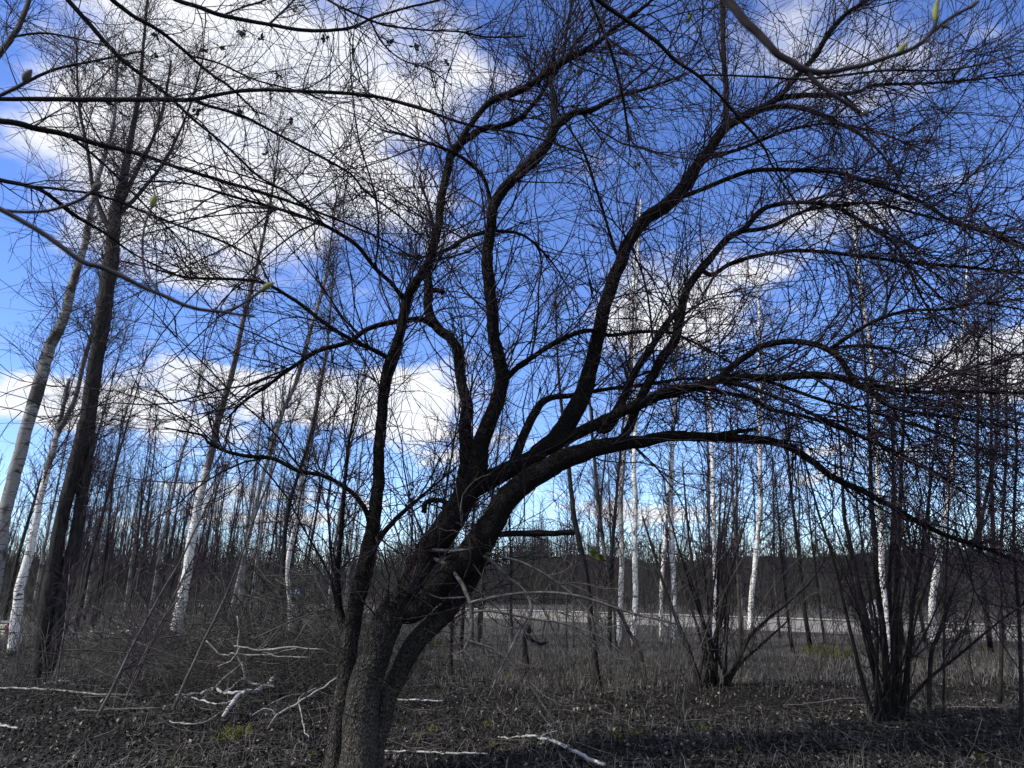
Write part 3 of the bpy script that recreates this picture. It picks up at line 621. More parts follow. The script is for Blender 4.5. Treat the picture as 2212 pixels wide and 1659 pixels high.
tree('birch_tree', 20.5, 'right one of the close pair of white birches', 'birch tree',
     [(0.2, [(1366, 1400, 12), (1372, 1289, 12), (1371, 1185, 11), (1372, 1080, 11), (1369, 1009, 10), (1373, 900, 9), (1371, 760, 7), (1376, 600, 6), (1384, 430, 3)])], M_BIRCH, n1=55, ln=(0.6, 2.0), grav=-.3)
tree('birch_tree', 22.5, 'thinnest white birch, left neighbour of a straighter birch in mid clearing', 'birch tree',
     [(0.2, [(1428, 1380, 8), (1428, 1289, 8), (1435, 1185, 8), (1443, 1080, 7), (1450, 980, 6), (1456, 850, 4), (1460, 740, 3)])], M_BIRCH, n1=35, ln=(0.5, 1.6), grav=-.3)
tree('birch_tree', 20.8, 'straight white birch left of the dark bush with a broken stem', 'birch tree',
     [(0.2, [(1456, 1398, 13), (1456, 1289, 11), (1451, 1185, 11), (1449, 1080, 10), (1452, 980, 9), (1456, 880, 8), (1461, 760, 6), (1472, 590, 3)])], M_BIRCH, n1=55, ln=(0.6, 2.0), grav=-.3)
tree('birch_tree', 17.5, 'white birch standing inside the stems of the dark bush with a broken stem', 'birch tree',
     [(0.2, [(1543, 1432, 9), (1543, 1359, 9), (1545, 1289, 9), (1543, 1185, 9), (1541, 1080, 9), (1538, 1000, 8), (1535, 900, 7), (1525, 700, 5), (1515, 560, 3)])], M_BIRCH, n1=50, ln=(0.6, 2.0), grav=-.3)
tree('birch_tree', 25.3, 'bright white birch by the road leaning slightly left at its foot', 'birch tree',
     [(0.2, [(1620, 1345, 12), (1623, 1289, 11), (1630, 1220, 11), (1637, 1150, 10), (1643, 1080, 10), (1642, 1026, 10), (1642, 922, 9), (1640, 783, 7), (1640, 679, 6), (1632, 590, 3)])], M_BIRCH, n1=60, ln=(0.7, 2.4), grav=-.3)
tree('birch_tree', 25.8, 'greyer thin birch left of the bright birch by the road', 'birch tree',
     [(0.2, [(1602, 1335, 7), (1601, 1290, 6), (1595, 1237, 6), (1588, 1150, 6), (1580, 1000, 5), (1577, 860, 3)])], M_BIRCHD, n1=40, ln=(0.6, 2.0), grav=-.3)
tree('birch_tree', 15.8, 'white birch rising through the big dark bush in front of the round-topped sign', 'birch tree',
     [(0.4, [(1922, 1448, 13), (1917, 1359, 12), (1910, 1289, 11), (1903, 1220, 12), (1903, 1150, 11), (1899, 1080, 10), (1893, 950, 9), (1885, 800, 8), (1872, 700, 7), (1862, 640, 7), (1852, 560, 7), (1840, 451, 6), (1834, 370, 3)])], M_BIRCH, n1=80, ln=(0.5, 2.0), grav=-.3)
tree('birch_tree', 19.5, 'white birch with dark scarred trunk right of the round-topped sign', 'birch tree',
     [(0.4, [(2018, 1400, 13), (2014, 1307, 14), (2025, 1220, 14), (2032, 1167, 13), (2042, 1115, 12), (2049, 1080, 11), (2060, 980, 10), (2068, 870, 8), (2080, 720, 6), (2092, 540, 3)])], M_BIRCH, n1=80, ln=(0.6, 2.2), grav=-.3)
tree('slender_tree', 9.7, 'dark crooked stem right of the big dark bush', 'tree',
     [(0.4, [(2006, 1572, 10), (2009, 1480, 9), (2012, 1411, 9), (2030, 1365, 9), (2067, 1254, 8), (2101, 1178, 8), (2129, 1080, 7), (2150, 960, 6), (2160, 820, 4)])], M_STEM, n1=34, ln=(0.4, 1.4), start=.3)
tree('slender_tree', 10.0, 'straight thin stem right of the big dark bush', 'tree',
     [(0.3, [(2037, 1556, 6), (2039, 1460, 5), (2039, 1377, 5), (2046, 1180, 4), (2052, 1020, 3)])], M_STEM, n1=18, ln=(0.4, 1.2), start=.3)
tree('slender_tree', 11.5, 'bare thin trunk near the right edge of the photo behind the crooked stem', 'tree',
     [(0.3, [(2160, 1520, 9), (2163, 1400, 8), (2160, 1250, 7), (2168, 1080, 6), (2175, 900, 5), (2170, 760, 3)])], M_STEM, n1=40, ln=(0.4, 1.6), start=.2)
tree('slender_tree', 9.0, 'very dark thin trunk right at the right border of the photo', 'tree',
     [(0.3, [(2204, 1620, 9), (2205, 1480, 8), (2200, 1320, 7), (2190, 1150, 6), (2196, 980, 5), (2190, 840, 3)])], M_STEM, n1=30, ln=(0.4, 1.4), start=.3)

def bush(name, Y, label, stems, extra, px0, py0, spread, n1):
    P0 = []
    for i in range(extra):
        a = rng.uniform(-1, 1); hgt = rng.uniform(260, 640)
        x0 = px0 + rng.normal() * 20; wv_ = rng.uniform(3, 7)
        x1 = px0 + a * spread * .45; x2 = px0 + a * spread * rng.uniform(.7, 1.2)
        P0.append((rng.uniform(-.8, .8), [(x0, py0 - rng.uniform(0, 30), wv_ + 1), ((x0 + x1) / 2, py0 - hgt * .3, wv_), (x1, py0 - hgt * .6, wv_ * .8), (x2, py0 - hgt, wv_ * .4)]))
    return tree(name, Y, label, 'bush', stems + P0, M_STEM, n1=n1, ln=(0.35, 1.3), sides=7, start=.3, stem_name='stem', tmat=M_TWIG, lump=.04)
bush('hazel_bush', 9.9, 'big dark bush of many upright stems at right, hiding the round-topped sign', [
   (0.2, [(1906, 1545, 16), (1889, 1446, 14), (1875, 1359, 13), (1857, 1275, 11), (1843, 1202, 10), (1826, 1132, 8), (1822, 1080, 7), (1815, 980, 5), (1806, 850, 3)]),
   (0.0, [(1920, 1555, 17), (1913, 1429, 15), (1906, 1359, 14), (1899, 1289, 12), (1892, 1220, 11), (1889, 1150, 10), (1882, 1080, 9), (1878, 950, 8), (1870, 800, 5), (1858, 650, 3)]),
   (0.3, [(1941, 1557, 19), (1934, 1394, 16), (1937, 1289, 13), (1941, 1185, 11), (1944, 1080, 9), (1950, 950, 7), (1956, 790, 4)]),
   (-0.3, [(1882, 1540, 11), (1857, 1446, 9), (1836, 1359, 8), (1819, 1289, 7), (1798, 1202, 6), (1770, 1115, 5), (1740, 1000, 4), (1712, 870, 3)]),
   (0.4, [(1951, 1530, 12), (1962, 1411, 10), (1972, 1307, 9), (1990, 1202, 8), (2000, 1132, 7), (2015, 1000, 5), (2032, 840, 3)]),
   (-0.4, [(1952, 1530, 8), (2000, 1471, 7), (2067, 1418, 6), (2147, 1352, 5), (2230, 1290, 4)]),
   (0.1, [(1930, 1550, 12), (1928, 1400, 10), (1922, 1250, 8), (1930, 1080, 6), (1925, 900, 4)])], 13, 1918, 1550, 210, 110)
bush('hazel_bush', 12.9, 'dark bush with a thick broken-off stem in the middle of the right clearing', [
   (0.1, [(1515, 1490, 13), (1491, 1411, 11), (1466, 1349, 9), (1449, 1307, 8), (1418, 1213, 6), (1388, 1115, 4)]),
   (0.3, [(1529, 1488, 9), (1519, 1359, 8), (1501, 1254, 7), (1487, 1150, 5), (1474, 1000, 3)]),
   (0.0, [(1540, 1490, 11), (1538, 1400, 10), (1557, 1342, 10), (1568, 1289, 10), (1571, 1247, 9)]),
   (-0.3, [(1561, 1490, 11), (1602, 1411, 9), (1623, 1370, 8), (1658, 1338, 7), (1700, 1303, 6), (1752, 1254, 5), (1786, 1200, 3)]),
   (0.3, [(1568, 1491, 8), (1595, 1439, 7), (1644, 1394, 6), (1705, 1338, 3)])], 10, 1538, 1488, 120, 80)

# dead stump with a knot among the grass
pl = Plant('tree_stump', ground_at(1137, 1452), 'short dead stump with a bulging knot in the grass behind the hanging dead branches', 'stump')
pl.limb('a', [(1137, 1458, 16), (1136, 1420, 12), (1133, 1385, 13), (1138, 1364, 18), (1140, 1348, 8)], float(pl.base[1]), 0.0, name='trunk', mat=M_STEM, lump=.14)
pl.limb('b', [(1137, 1375, 9), (1165, 1390, 7), (1185, 1386, 5)], 'a', 0.1, name='stub', mat=M_STEM, lump=.1)

# slim trees of the middle distance: a few kinds, copied
def slim(hgt, rb, n1, mat, lean):
    k_ = np.linspace(0, 1, 9)
    P = np.stack([lean * hgt * k_ ** 1.3 + np.cumsum(rng.normal(size=9)) * .03 * hgt / 8, np.cumsum(rng.normal(size=9)) * .03 * hgt / 8, hgt * k_ - .1], -1)
    r = rb * (1 - .85 * k_)
    root = thing('slender_tree', (0, 0, 0), 'slim leafless young tree in the thicket before the road', 'tree', 'slim young trees in the thicket')
    tr = link_mesh('trunk', tube_mesh('trunk', P, r, 6, mat, (0, 0, 0), .05), root)
    a = sprout([(P, r)], n1, (.5, 2.0), (20, 50), up=.5, grav=.5, K=5, r0=(.006, .012), start=.15, cull=False, lshape=.5)
    b_ = sprout(a, n1 * 4, (.25, .9), (20, 60), up=.3, grav=.1, K=4, r0=(.005, .007), cull=False, rfrac=1)
    c_ = sprout(b_, n1 * 5, (.12, .5), (20, 60), K=3, r0=(.0042, .0055), cull=False, rfrac=1)
    tw = twig_obj('twigs', [a, b_, c_], M_TWIG2, root, (0, 0, 0))
    return root
KL = ['slim grey young tree', 'slim dark young tree', 'small grey leafless young tree', 'dark upright young tree', 'slim blotchy young birch', 'short twiggy young tree']
kinds = [slim(6.5, .045, 50, M_SAPL, .06), slim(8.5, .06, 75, M_STEM, .10), slim(5.0, .03, 38, M_SAPL, .02), slim(7.5, .05, 65, M_STEM, -.02), slim(10.5, .085, 90, M_BIRCHD, .08), slim(4.0, .025, 30, M_GREYTWIG, .05)]
def copy_tree(o):
    c_ = o.copy(); COL.objects.link(c_)
    for ch in list(o.children):
        d = ch.copy(); COL.objects.link(d); d.parent = c_
    return c_
used = set(); n_slim = 0
for i in range(120):
    if i < 75: px = rng.uniform(-30, 760); Yv = rng.uniform(25, 48)
    else: px = rng.uniform(880, 2240); Yv = rng.uniform(19, 26)
    kx = int(rng.choice(6, p=[.22, .2, .22, .2, .06, .1] if i < 75 else [.25, .25, .2, .2, 0, .1]))
    p = at(px, 1300, Yv)
    rd = float(road_d(p[0], p[1]))
    if -3.0 < rd < RW + 2: continue
    o = kinds[kx] if kx not in used else copy_tree(kinds[kx])
    used.add(kx)
    side = 'left of the leaning tree' if i < 75 else 'right of the leaning tree'
    tag(o, KL[kx] + ' in the thicket ' + side, group=(KL[kx] + 's ' + side).replace('birchs', 'birches'))
    o.location = (float(p[0]), float(p[1]), float(gz(p[0], p[1])))
    o.rotation_euler = (0, 0, float(rng.uniform(-.7, .7)))
    s_ = float(rng.uniform(.75, 1.25)); o.scale = (s_, s_, s_)

# ------------------------------------------------------------------ boughs reaching in overhead from trees behind and beside the camera
def bough(label, Y, dY, lines, n1=26, ln=(.25, 1.1), mat=M_BOUGH, tw=True, name='overhanging_branch', tstart=.1, rscale=1.0):
    """lines[0] is the bough, the others side branches that grow from it"""
    P0 = at(lines[0][0][0], lines[0][0][1], Y)
    pl = Plant(name, P0, label, 'branch')
    for i, pts in enumerate(lines):
        st = Y if i == 0 else 's0'
        pl.limb('s%d' % i, pts, st, dY if i == 0 else dY * .5, name='bough' if i == 0 else 'side_branch', mat=mat, sides=8, per=5, lump=.05)
    if tw:
        ls = list(pl.lines.values())
        D = float(ls[0][0][:, 1].mean()); rm = .00036 * D + .0006; n1 = int(n1 * 1.7)
        a = sprout(ls, n1, ln, (25, 75), up=.2, curl=.9, jit=.15, K=8, r0=(rm * 1.3, rm * 2.4), start=tstart)
        b_ = sprout(a, n1 * 4, (ln[0] * .4, ln[1] * .5), (25, 75), up=.2, curl=.9, jit=.2, K=6, r0=(rm, rm * 1.3), rfrac=.9, taper=.55)
        c_ = sprout(b_, n1 * 4, (ln[0] * .2, ln[1] * .25), (25, 75), curl=.8, jit=.2, K=4, r0=(rm * .8, rm), rfrac=1, taper=.7)
        twig_obj('twigs', [a, b_, c_], M_TWIG, pl.o, pl.base)
    return pl
B1 = bough('level dark bough entering from the left border, third highest there, forking into two', 4.2, 1.6,
   [[(-30, 213, 11), (0, 214, 10), (174, 215, 11), (347, 215, 10), (417, 214, 9), (469, 205, 8), (538, 195, 8), (608, 195, 8), (756, 203, 8), (824, 212, 7), (911, 236, 6), (980, 260, 6), (1033, 274, 5), (1137, 292, 4), (1206, 313, 4), (1300, 345, 3)],
    [(417, 214, 8), (451, 229, 7), (521, 250, 7), (590, 285, 6), (677, 330, 6), (756, 375, 5), (789, 413, 5), (859, 465, 4), (920, 520, 3), (985, 595, 2)]], n1=60)
B2 = bough('thick bough sloping down from the left border below the level one', 4.4, 1.6,
   [[(-30, 254, 13), (0, 260, 13), (69, 274, 13), (156, 295, 11), (243, 319, 10), (313, 337, 9), (382, 361, 8), (451, 382, 8), (521, 403, 8), (590, 424, 7), (642, 441, 6), (756, 486, 5), (820, 515, 4), (905, 562, 3)],
    [(156, 297, 6), (230, 360, 5), (300, 430, 4), (390, 520, 3), (450, 600, 2)]], n1=50)
B3 = bough('bough sloping down from mid left border, splitting near the leaning birch', 4.0, 1.4,
   [[(-30, 382, 10), (0, 389, 10), (87, 410, 9), (156, 462, 8), (226, 504, 6), (295, 552, 4), (405, 605, 3)],
    [(60, 402, 7), (120, 408, 6), (191, 417, 6), (243, 431, 6), (295, 451, 6), (365, 479, 5), (486, 524, 5), (575, 572, 3)]], n1=40)
B4 = bough('straight bough slanting down right from the top border at far left', 4.6, 1.0,
   [[(125, -35, 11), (146, 0, 10), (208, 69, 10), (260, 125, 9), (313, 167, 8), (365, 208, 7), (417, 257, 6), (486, 313, 5), (556, 379, 5), (608, 410, 4), (705, 475, 3)]], n1=30)
B5 = bough('slanting bough carrying dark bud clusters over the white cloud', 4.3, 1.2,
   [[(215, -35, 10), (243, 0, 10), (295, 38, 9), (347, 69, 8), (399, 111, 7), (451, 156, 6), (504, 194, 5), (560, 250, 3)],
    [(410, 120, 5), (450, 130, 4), (486, 142, 4), (556, 174, 4), (660, 201, 3), (740, 235, 2)]], n1=36)
B6 = bough('bough sagging along the top border over the white cloud', 4.0, 0.9,
   [[(345, -25, 9), (382, 0, 9), (434, 17, 9), (486, 35, 9), (590, 54, 8), (677, 66, 8), (755, 61, 7), (807, 38, 6), (876, 17, 5), (946, 0, 5), (1010, -25, 4)],
    [(480, 34, 5), (521, 17, 4), (573, 0, 4), (620, -25, 3)], [(582, 52, 5), (610, 25, 4), (635, 0, 4), (655, -25, 3)]], n1=26, ln=(.2, .7))
B7 = bough('thin bough crossing the cloud edge at the top, ending over blue sky', 4.2, 1.0,
   [[(680, -20, 6), (720, 7, 5), (796, 42, 5), (842, 56, 5), (911, 64, 4), (998, 69, 4), (1050, 80, 4), (1137, 78, 3)],
    [(800, 45, 4), (824, 90, 4), (866, 128, 3), (928, 150, 3), (975, 185, 2)]], n1=34, ln=(.25, .9))
B8 = bough('bough hanging almost straight down from the top border right of centre', 4.5, 0.9,
   [[(1265, -40, 9), (1276, 0, 8), (1303, 63, 7), (1328, 139, 7), (1345, 208, 6), (1356, 278, 5), (1362, 340, 3)]], n1=24)
B9 = bough('dark bough slanting down right across the limbs at upper right', 3.4, 1.4,
   [[(1262, -30, 12), (1293, 0, 11), (1345, 38, 10), (1415, 87, 9), (1456, 128, 8), (1508, 163, 7), (1560, 212, 6), (1602, 260, 6), (1647, 313, 5), (1671, 365, 4), (1706, 417, 4), (1745, 490, 3)],
    [(1508, 163, 5), (1560, 162, 4), (1664, 167, 5), (1751, 170, 5), (1907, 153, 5), (2046, 151, 4), (2151, 132, 4), (2225, 106, 3)]], n1=30)
B10 = bough('thick short bough crossing the top left corner', 5.5, 0.8,
   [[(-25, 150, 13), (0, 115, 12), (21, 87, 12), (42, 52, 11), (62, 0, 10), (75, -40, 9)], [(25, 80, 6), (80, 72, 5), (140, 78, 4), (230, 100, 3)], [(5, 205, 7), (60, 175, 7), (120, 150, 6), (220, 128, 5), (310, 110, 4)]], n1=26)

# close twigs, out of focus
M_NEAR = simple('near_twig_bark', (0.012, 0.008, 0.011), (0.040, 0.030, 0.037), 40)
M_BUD = simple('green_bud', (0.10, 0.11, 0.03), (0.22, 0.23, 0.08), 60, keep=True)
M_DBUD = simple('dark_bud', (0.04, 0.035, 0.03), (0.09, 0.075, 0.06), 60)
def bud_mesh(name, r, l, mat):
    k_ = np.array([0, .15, .4, .7, .9, 1.0]); rr = r * np.array([.35, .75, 1.0, .75, .35, .05])
    P = np.stack([0 * k_, .08 * l * np.sin(k_ * 3), l * k_], -1)
    V, F_ = tubes(P[None], rr[None], 7); return mesh_np(name, V, F_, mat)
def add_bud(parent_pl, p0, p1, r, mat, name='bud'):
    d = np.asarray(p1) - np.asarray(p0); l = float(np.linalg.norm(d))
    o = link_mesh(name, bud_mesh(name, r, l, mat), parent_pl.o, np.asarray(p0) - parent_pl.base)
    o.rotation_euler = Vector(d.tolist()).to_track_quat('Z', 'Y').to_euler()
    return o
n1_ = bough('thick out-of-focus twig sweeping down and up again in the top right corner', 0.75, 0.0,
   [[(1545, -40, 20), (1571, 0, 20), (1605, 42, 20), (1647, 83, 18), (1682, 118, 16), (1734, 149, 16), (1786, 155, 12), (1855, 142, 11), (1925, 122, 10), (1977, 101, 9), (2012, 69, 8), (2025, 40, 7)],
    [(2005, 78, 8), (2035, 52, 8), (2064, 31, 8), (2105, 12, 7)], [(1740, 150, 12), (1769, 184, 10), (1821, 219, 9), (1865, 244, 8)]], mat=M_NEAR, tw=False, name='close_twig')
for (a, b2, r, mt) in [((2022, 48), (2030, -6), .0050, M_BUD), ((2095, 18), (2118, 2), .0042, M_DBUD), ((1860, 240), (1878, 254), .0042, M_DBUD), ((1940, 118), (1962, 92), .0052, M_BUD), ((2030, 56), (2052, 62), .0028, M_DBUD)]:
    add_bud(n1_, at(*a, .75), at(*b2, .75), r * .75, mt)
n2_ = bough('thick out-of-focus twig curving down from mid left border', 0.8, 0.05,
   [[(-40, 435, 11), (0, 452, 11), (87, 500, 11), (174, 563, 11), (226, 580, 11), (295, 613, 10), (347, 637, 9), (417, 665, 9), (486, 675, 7), (550, 684, 5)],
    [(480, 674, 6), (510, 664, 5), (538, 648, 5), (570, 624, 6)], [(347, 636, 6), (325, 605, 5), (310, 576, 5), (309, 504, 5), (323, 458, 5), (331, 440, 5)], [(-5, 452, 7), (50, 458, 7), (104, 455, 7), (167, 434, 7), (205, 408, 8)]], mat=M_NEAR, tw=False, name='close_twig')
for (a, b2, r, mt) in [((565, 628), (594, 611), .0040, M_BUD), ((330, 448), (338, 420), .0042, M_BUD), ((200, 412), (222, 396), .0046, M_DBUD)]:
    add_bud(n2_, at(*a, .84), at(*b2, .84), r, mt)
n3_ = bough('short out-of-focus twig with a fat dark bud at the upper left border', 0.85, 0.0,
   [[(-40, 222, 7), (0, 206, 7), (42, 187, 8), (58, 170, 8)]], mat=M_NEAR, tw=False, name='close_twig')
add_bud(n3_, at(52, 178, .85), at(70, 150, .85), .0055, M_DBUD)

# unfolding leaf clusters on the overhead boughs and the crown
M_LEAF = simple('young_leaf', (0.09, 0.10, 0.02), (0.21, 0.21, 0.06), 30, keep=True)
def leaf_cluster(pl, p, mat, size, n=6, name='leaf_bud'):
    Vs, Fq = [], []
    for i in range(n):
        d = rng.normal(size=3); d[2] -= .2; d /= np.linalg.norm(d)
        s_ = np.cross(d, rng.normal(size=3)); s_ /= np.linalg.norm(s_); l = size * rng.uniform(.6, 1.2); wd = l * .3
        u_ = np.cross(d, s_) * l * .2
        o_ = len(Vs)
        Vs += [d * 0, d * l * .5 + s_ * wd, d * l * .55 + u_, d * l * .5 - s_ * wd, d * l + u_ * -.6]
        Fq += [[o_, o_ + 1, o_ + 2], [o_, o_ + 2, o_ + 3], [o_ + 1, o_ + 4, o_ + 2], [o_ + 2, o_ + 4, o_ + 3]]
    me = mesh_np(name, np.array(Vs), [np.array(Fq)], mat, smooth=False)
    o = link_mesh(name, me, pl.o, np.asarray(p) - pl.base)
    # little stalk back to the nearest branch
    best = min(((np.linalg.norm(P - p, axis=1).min(), P[np.linalg.norm(P - p, axis=1).argmin()]) for P, r in pl.lines.values()), key=lambda q_: q_[0])
    pts = catmull(np.array([best[1], best[1] * .5 + p * .5 + rng.normal(size=3) * .05, p]), 4)
    link_mesh('stalk', tube_mesh('stalk', pts - p, np.full(len(pts), .0022), 4, M_TWIG, (0, 0, 0), 0), o)
for pl, pts in ((B5, [(521, 66), (563, 83), (702, 83), (437, 104), (475, 100), (425, 237), (520, 248), (602, 160)]), (B4, [(340, 75), (333, 115), (265, 145), (370, 297), (525, 365)]), (B1, [(632, 262), (453, 298), (575, 335)]), (B7, [(840, 95), (895, 100), (902, 140), (965, 133)])):
    for (x, y) in pts: leaf_cluster(pl, at(x, y, float(list(pl.lines.values())[0][0][:, 1].mean())), M_DBUD, .05)
for (x, y) in [(1330, 95), (1245, 160), (1372, 205), (1375, 355), (1457, 352), (1296, 130)]: leaf_cluster(T, at(x, y, Yb + .3), M_LEAF, .075)
for (x, y) in [(1487, 40)]: leaf_cluster(B9, at(x, y, 3.6), M_LEAF, .04)
leaf_cluster(T, at(1292, 1195, Yb + .8), M_LEAF, .12, 10)

# ------------------------------------------------------------------ floor: litter, grass, undergrowth
def scatter_px(n, ylo, yhi, p=1.0):
    """points spread over the ground from the camera outwards, wider than the frame"""
    Yd = 1 / rng.uniform(1 / yhi, 1 / ylo, n) if p == 1 else (rng.random(n) ** p * (yhi - ylo) + ylo)
    x = rng.uniform(-.85, .85, n) * (Yd + 1.5); return x, Yd
ML = [simple('dark_leaf', (0.008, 0.007, 0.0055), (0.027, 0.023, 0.018), 3), simple('brown_leaf', (0.022, 0.019, 0.0145), (0.066, 0.057, 0.045), 3), simple('pale_leaf', (0.11, 0.093, 0.07), (0.26, 0.225, 0.175), 3)]
n = 120000
x, y = scatter_px(n, 5.2, 19)
s_ = rng.uniform(.008, .028, n); a = rng.uniform(0, 6.28, n); tl = rng.normal(size=(n, 2)) * .55
ux = np.stack([np.cos(a), np.sin(a), tl[:, 0]], -1) * s_[:, None]; uy = np.stack([-np.sin(a), np.cos(a), tl[:, 1]], -1) * s_[:, None] * .62
p = np.stack([x, y, gz(x, y) + rng.uniform(0.0, .03, n)], -1)
up_ = np.array([0, 0, 1.]) * (s_ * rng.uniform(-.2, .9, n))[:, None]
V = np.stack([p - ux, p + uy + up_, p + ux, p - uy + up_], 1).reshape(-1, 3)
q = np.arange(4 * n).reshape(n, 4)
mi = rng.choice(3, n, p=[.60, .34, .06])
tris = np.concatenate([q[:, [0, 1, 2]], q[:, [0, 2, 3]]]); 
tag(link_mesh('leaf_litter', mesh_np('leaf_litter', V, [tris], ML, smooth=False, matidx=np.concatenate([mi, mi]))), 'dark fallen leaves covering the woodland floor', 'leaf litter', kind='stuff')

MG = [simple('dead_grass', (0.06, 0.055, 0.047), (0.19, 0.176, 0.15), 2), simple('bleached_grass', (0.11, 0.103, 0.09), (0.30, 0.28, 0.245), 2)]
def blades(n, ylo, yhi, h, wdt, mats, probs, name, label, x=None, y=None, p=1.0, lean=.45):
    if x is None: x, y = scatter_px(n, ylo, yhi, p)
    rd = road_d(x, y); ok = ~((rd > -2) & (rd < RW + 1.5)); x, y = x[ok], y[ok]; n = len(x)
    hh = rng.uniform(h[0], h[1], n) * (.6 + .4 * rng.random(n)); l = rng.normal(size=(n, 2)) * lean
    a = rng.uniform(0, 3.14, n); wd = rng.uniform(wdt[0], wdt[1], n)
    sx_ = np.stack([np.cos(a) * wd, np.sin(a) * wd, 0 * a], -1)
    b0 = np.stack([x, y, gz(x, y) - .01], -1); b1 = b0 + np.stack([l[:, 0] * hh * .3, l[:, 1] * hh * .3, hh * .6], -1)
    b2 = b0 + np.stack([l[:, 0] * hh, l[:, 1] * hh, hh * (1 - .25 * np.hypot(l[:, 0], l[:, 1]))], -1)
    V = np.stack([b0 - sx_, b0 + sx_, b1 - sx_ * .7, b1 + sx_ * .7, b2], 1).reshape(-1, 3)
    i = np.arange(n)[:, None] * 5
    tri = np.concatenate([i + [0, 1, 3], i + [0, 3, 2], i + [2, 3, 4]]); mi = rng.choice(len(mats), n, p=probs)
    return tag(link_mesh(name, mesh_np(name, V, [tri], mats, smooth=False, matidx=np.concatenate([mi] * 3))), label, 'grass', kind='stuff')
blades(46000, 13.2, 44, (.06, .36), (.002, .005), MG, [.8, .2], 'dry_grass', 'dry bleached grass standing between the trees')
blades(11000, 5.6, 15, (.04, .30), (.0015, .003), MG, [.85, .15], 'dry_grass', 'sparse thin dead grass on the near leaf litter', lean=.8)

# thin bare undergrowth stems
HC = (ground_at(300, 1530) + ground_at(700, 1500))[:2] / 2 + np.array([0, 2.7])
def undergrowth():
    n = 4600
    x, y = scatter_px(n, 11.0, 50)
    rd = road_d(x, y); ok = ~((rd > -3) & (rd < RW + 1.0)) & ~((np.abs(x - HC[0]) < 3.4) & (np.abs(y - HC[1]) < 4.5) & (rng.random(n) < .9))
    ok &= rng.random(n) < np.clip((y - 9) / 7, .12, 1)
    clump = np.sin(x * 1.1 + 2 * np.sin(y * .7)) + np.sin(y * 1.3 - x * .4); ok &= (clump > -.5) | (rng.random(n) < .25)
    x, y = x[ok], y[ok]; n = len(x)
    h = rng.uniform(.2, .9, n) + rng.random(n) ** 2.6 * 2.6; l = rng.normal(size=(n, 2)) * .38 + np.array([.05, 0])
    K = 6; P = np.empty((n, K, 3)); bend = rng.uniform(0, .55, n) * (rng.random(n) < .5)
    for k_ in range(K):
        f = k_ / 5
        P[:, k_] = np.stack([x + l[:, 0] * h * f ** 1.5, y + l[:, 1] * h * f ** 1.5, gz(x, y) + h * (f - bend * f ** 2.5)], -1) + rng.normal(size=(n, 3)) * .025 * (f > 0)
    r = (0.0024 + .00014 * y + .0014 * h)[:, None] * np.linspace(1, .4, K)[None]
    a = sprout((P, r), 7500, (.15, .9), (20, 70), up=.4, grav=.2, curl=.9, K=4, r0=(.0035, .0055), start=.2, rfrac=.8)
    V, F_ = merge([tubes(P, r, 3, cap=False), tubes(*a, 3, cap=False)])
    tag(link_mesh('undergrowth', mesh_np('undergrowth', V, F_, [M_SAPL])), 'thin bare grey undergrowth stems between trees', 'undergrowth', kind='stuff')
undergrowth()

# twig litter on the floor
def lying(n, xs, ys, zmax, L, r, mat, name, label, cat, flat=.25, K=5, dirx=None, K2=0):
    x = rng.uniform(*xs, n) if not callable(xs) else None
    if callable(xs): x, y, zt = xs(n)
    else: y = rng.uniform(*ys, n); zt = np.full(n, zmax)
    ln_ = rng.uniform(*L, n); a = rng.uniform(0, 6.28, n) if dirx is None else rng.normal(size=n) * dirx[1] + dirx[0]
    d = np.stack([np.cos(a), np.sin(a), rng.normal(size=n) * flat], -1)
    P = np.empty((n, K, 3)); p = np.stack([x, y, gz(x, y) + rng.random(n) ** 1.3 * zt + .01], -1) - d * (ln_ / 2)[:, None]
    cv = rng.normal(size=(n, 3)) * np.array([.8, .8, .3])
    for k_ in range(K):
        P[:, k_] = p; d = d + cv / K + rng.normal(size=(n, 3)) * .16; d /= np.linalg.norm(d, axis=1, keepdims=True); p = p + d * (ln_ / (K - 1))[:, None]
    P[..., 2] = np.maximum(P[..., 2], gz(P[..., 0], P[..., 1]) + .006)
    R2 = rng.uniform(*r, n)[:, None] * np.linspace(1, .4, K)[None]
    sets = [(P, R2)]
    if K2:
        a2 = sprout((P, R2), n * K2, (L[0] * .25, L[1] * .4), (25, 70), up=.4, curl=.8, jit=.2, K=5, r0=(r[0] * .6, r[0] * .95), rfrac=.8, taper=.5)
        a3 = sprout(a2, n * K2 * 2, (L[0] * .12, L[1] * .2), (25, 70), up=.2, curl=.8, jit=.2, K=4, r0=(r[0] * .5, r[0] * .7), rfrac=.9, taper=.6)
        sets += [a2, a3]
    V, F_ = merge([tubes(P_, r_, 4 if i_ == 0 else 3) for i_, (P_, r_) in enumerate(sets)])
    return tag(link_mesh(name, mesh_np(name, V, F_, mat)), label, cat, kind='stuff')
lying(2600, lambda n: (*scatter_px(n, 5.4, 17), np.full(n, .03)), None, 0, (.12, .9), (.0015, .0045), M_GREYTWIG, 'twig_litter', 'small broken twigs lying on the leaf litter', 'twigs', flat=.08)
M_HEAP = simple('brush_bark', (0.009, 0.008, 0.0065), (0.095, 0.087, 0.073), 2.5)
def heap(n):
    u = rng.normal(size=n) * .5; v = rng.normal(size=n) * .5
    c0, c1 = ground_at(300, 1530), ground_at(700, 1500)
    cx, cy = (c0 + c1)[:2] / 2
    x = cx + u * 3.0; y = cy + 2.7 + v * 3.3
    return x, y, 1.7 * np.exp(-(u ** 2 + v ** 2) / .55) + .05
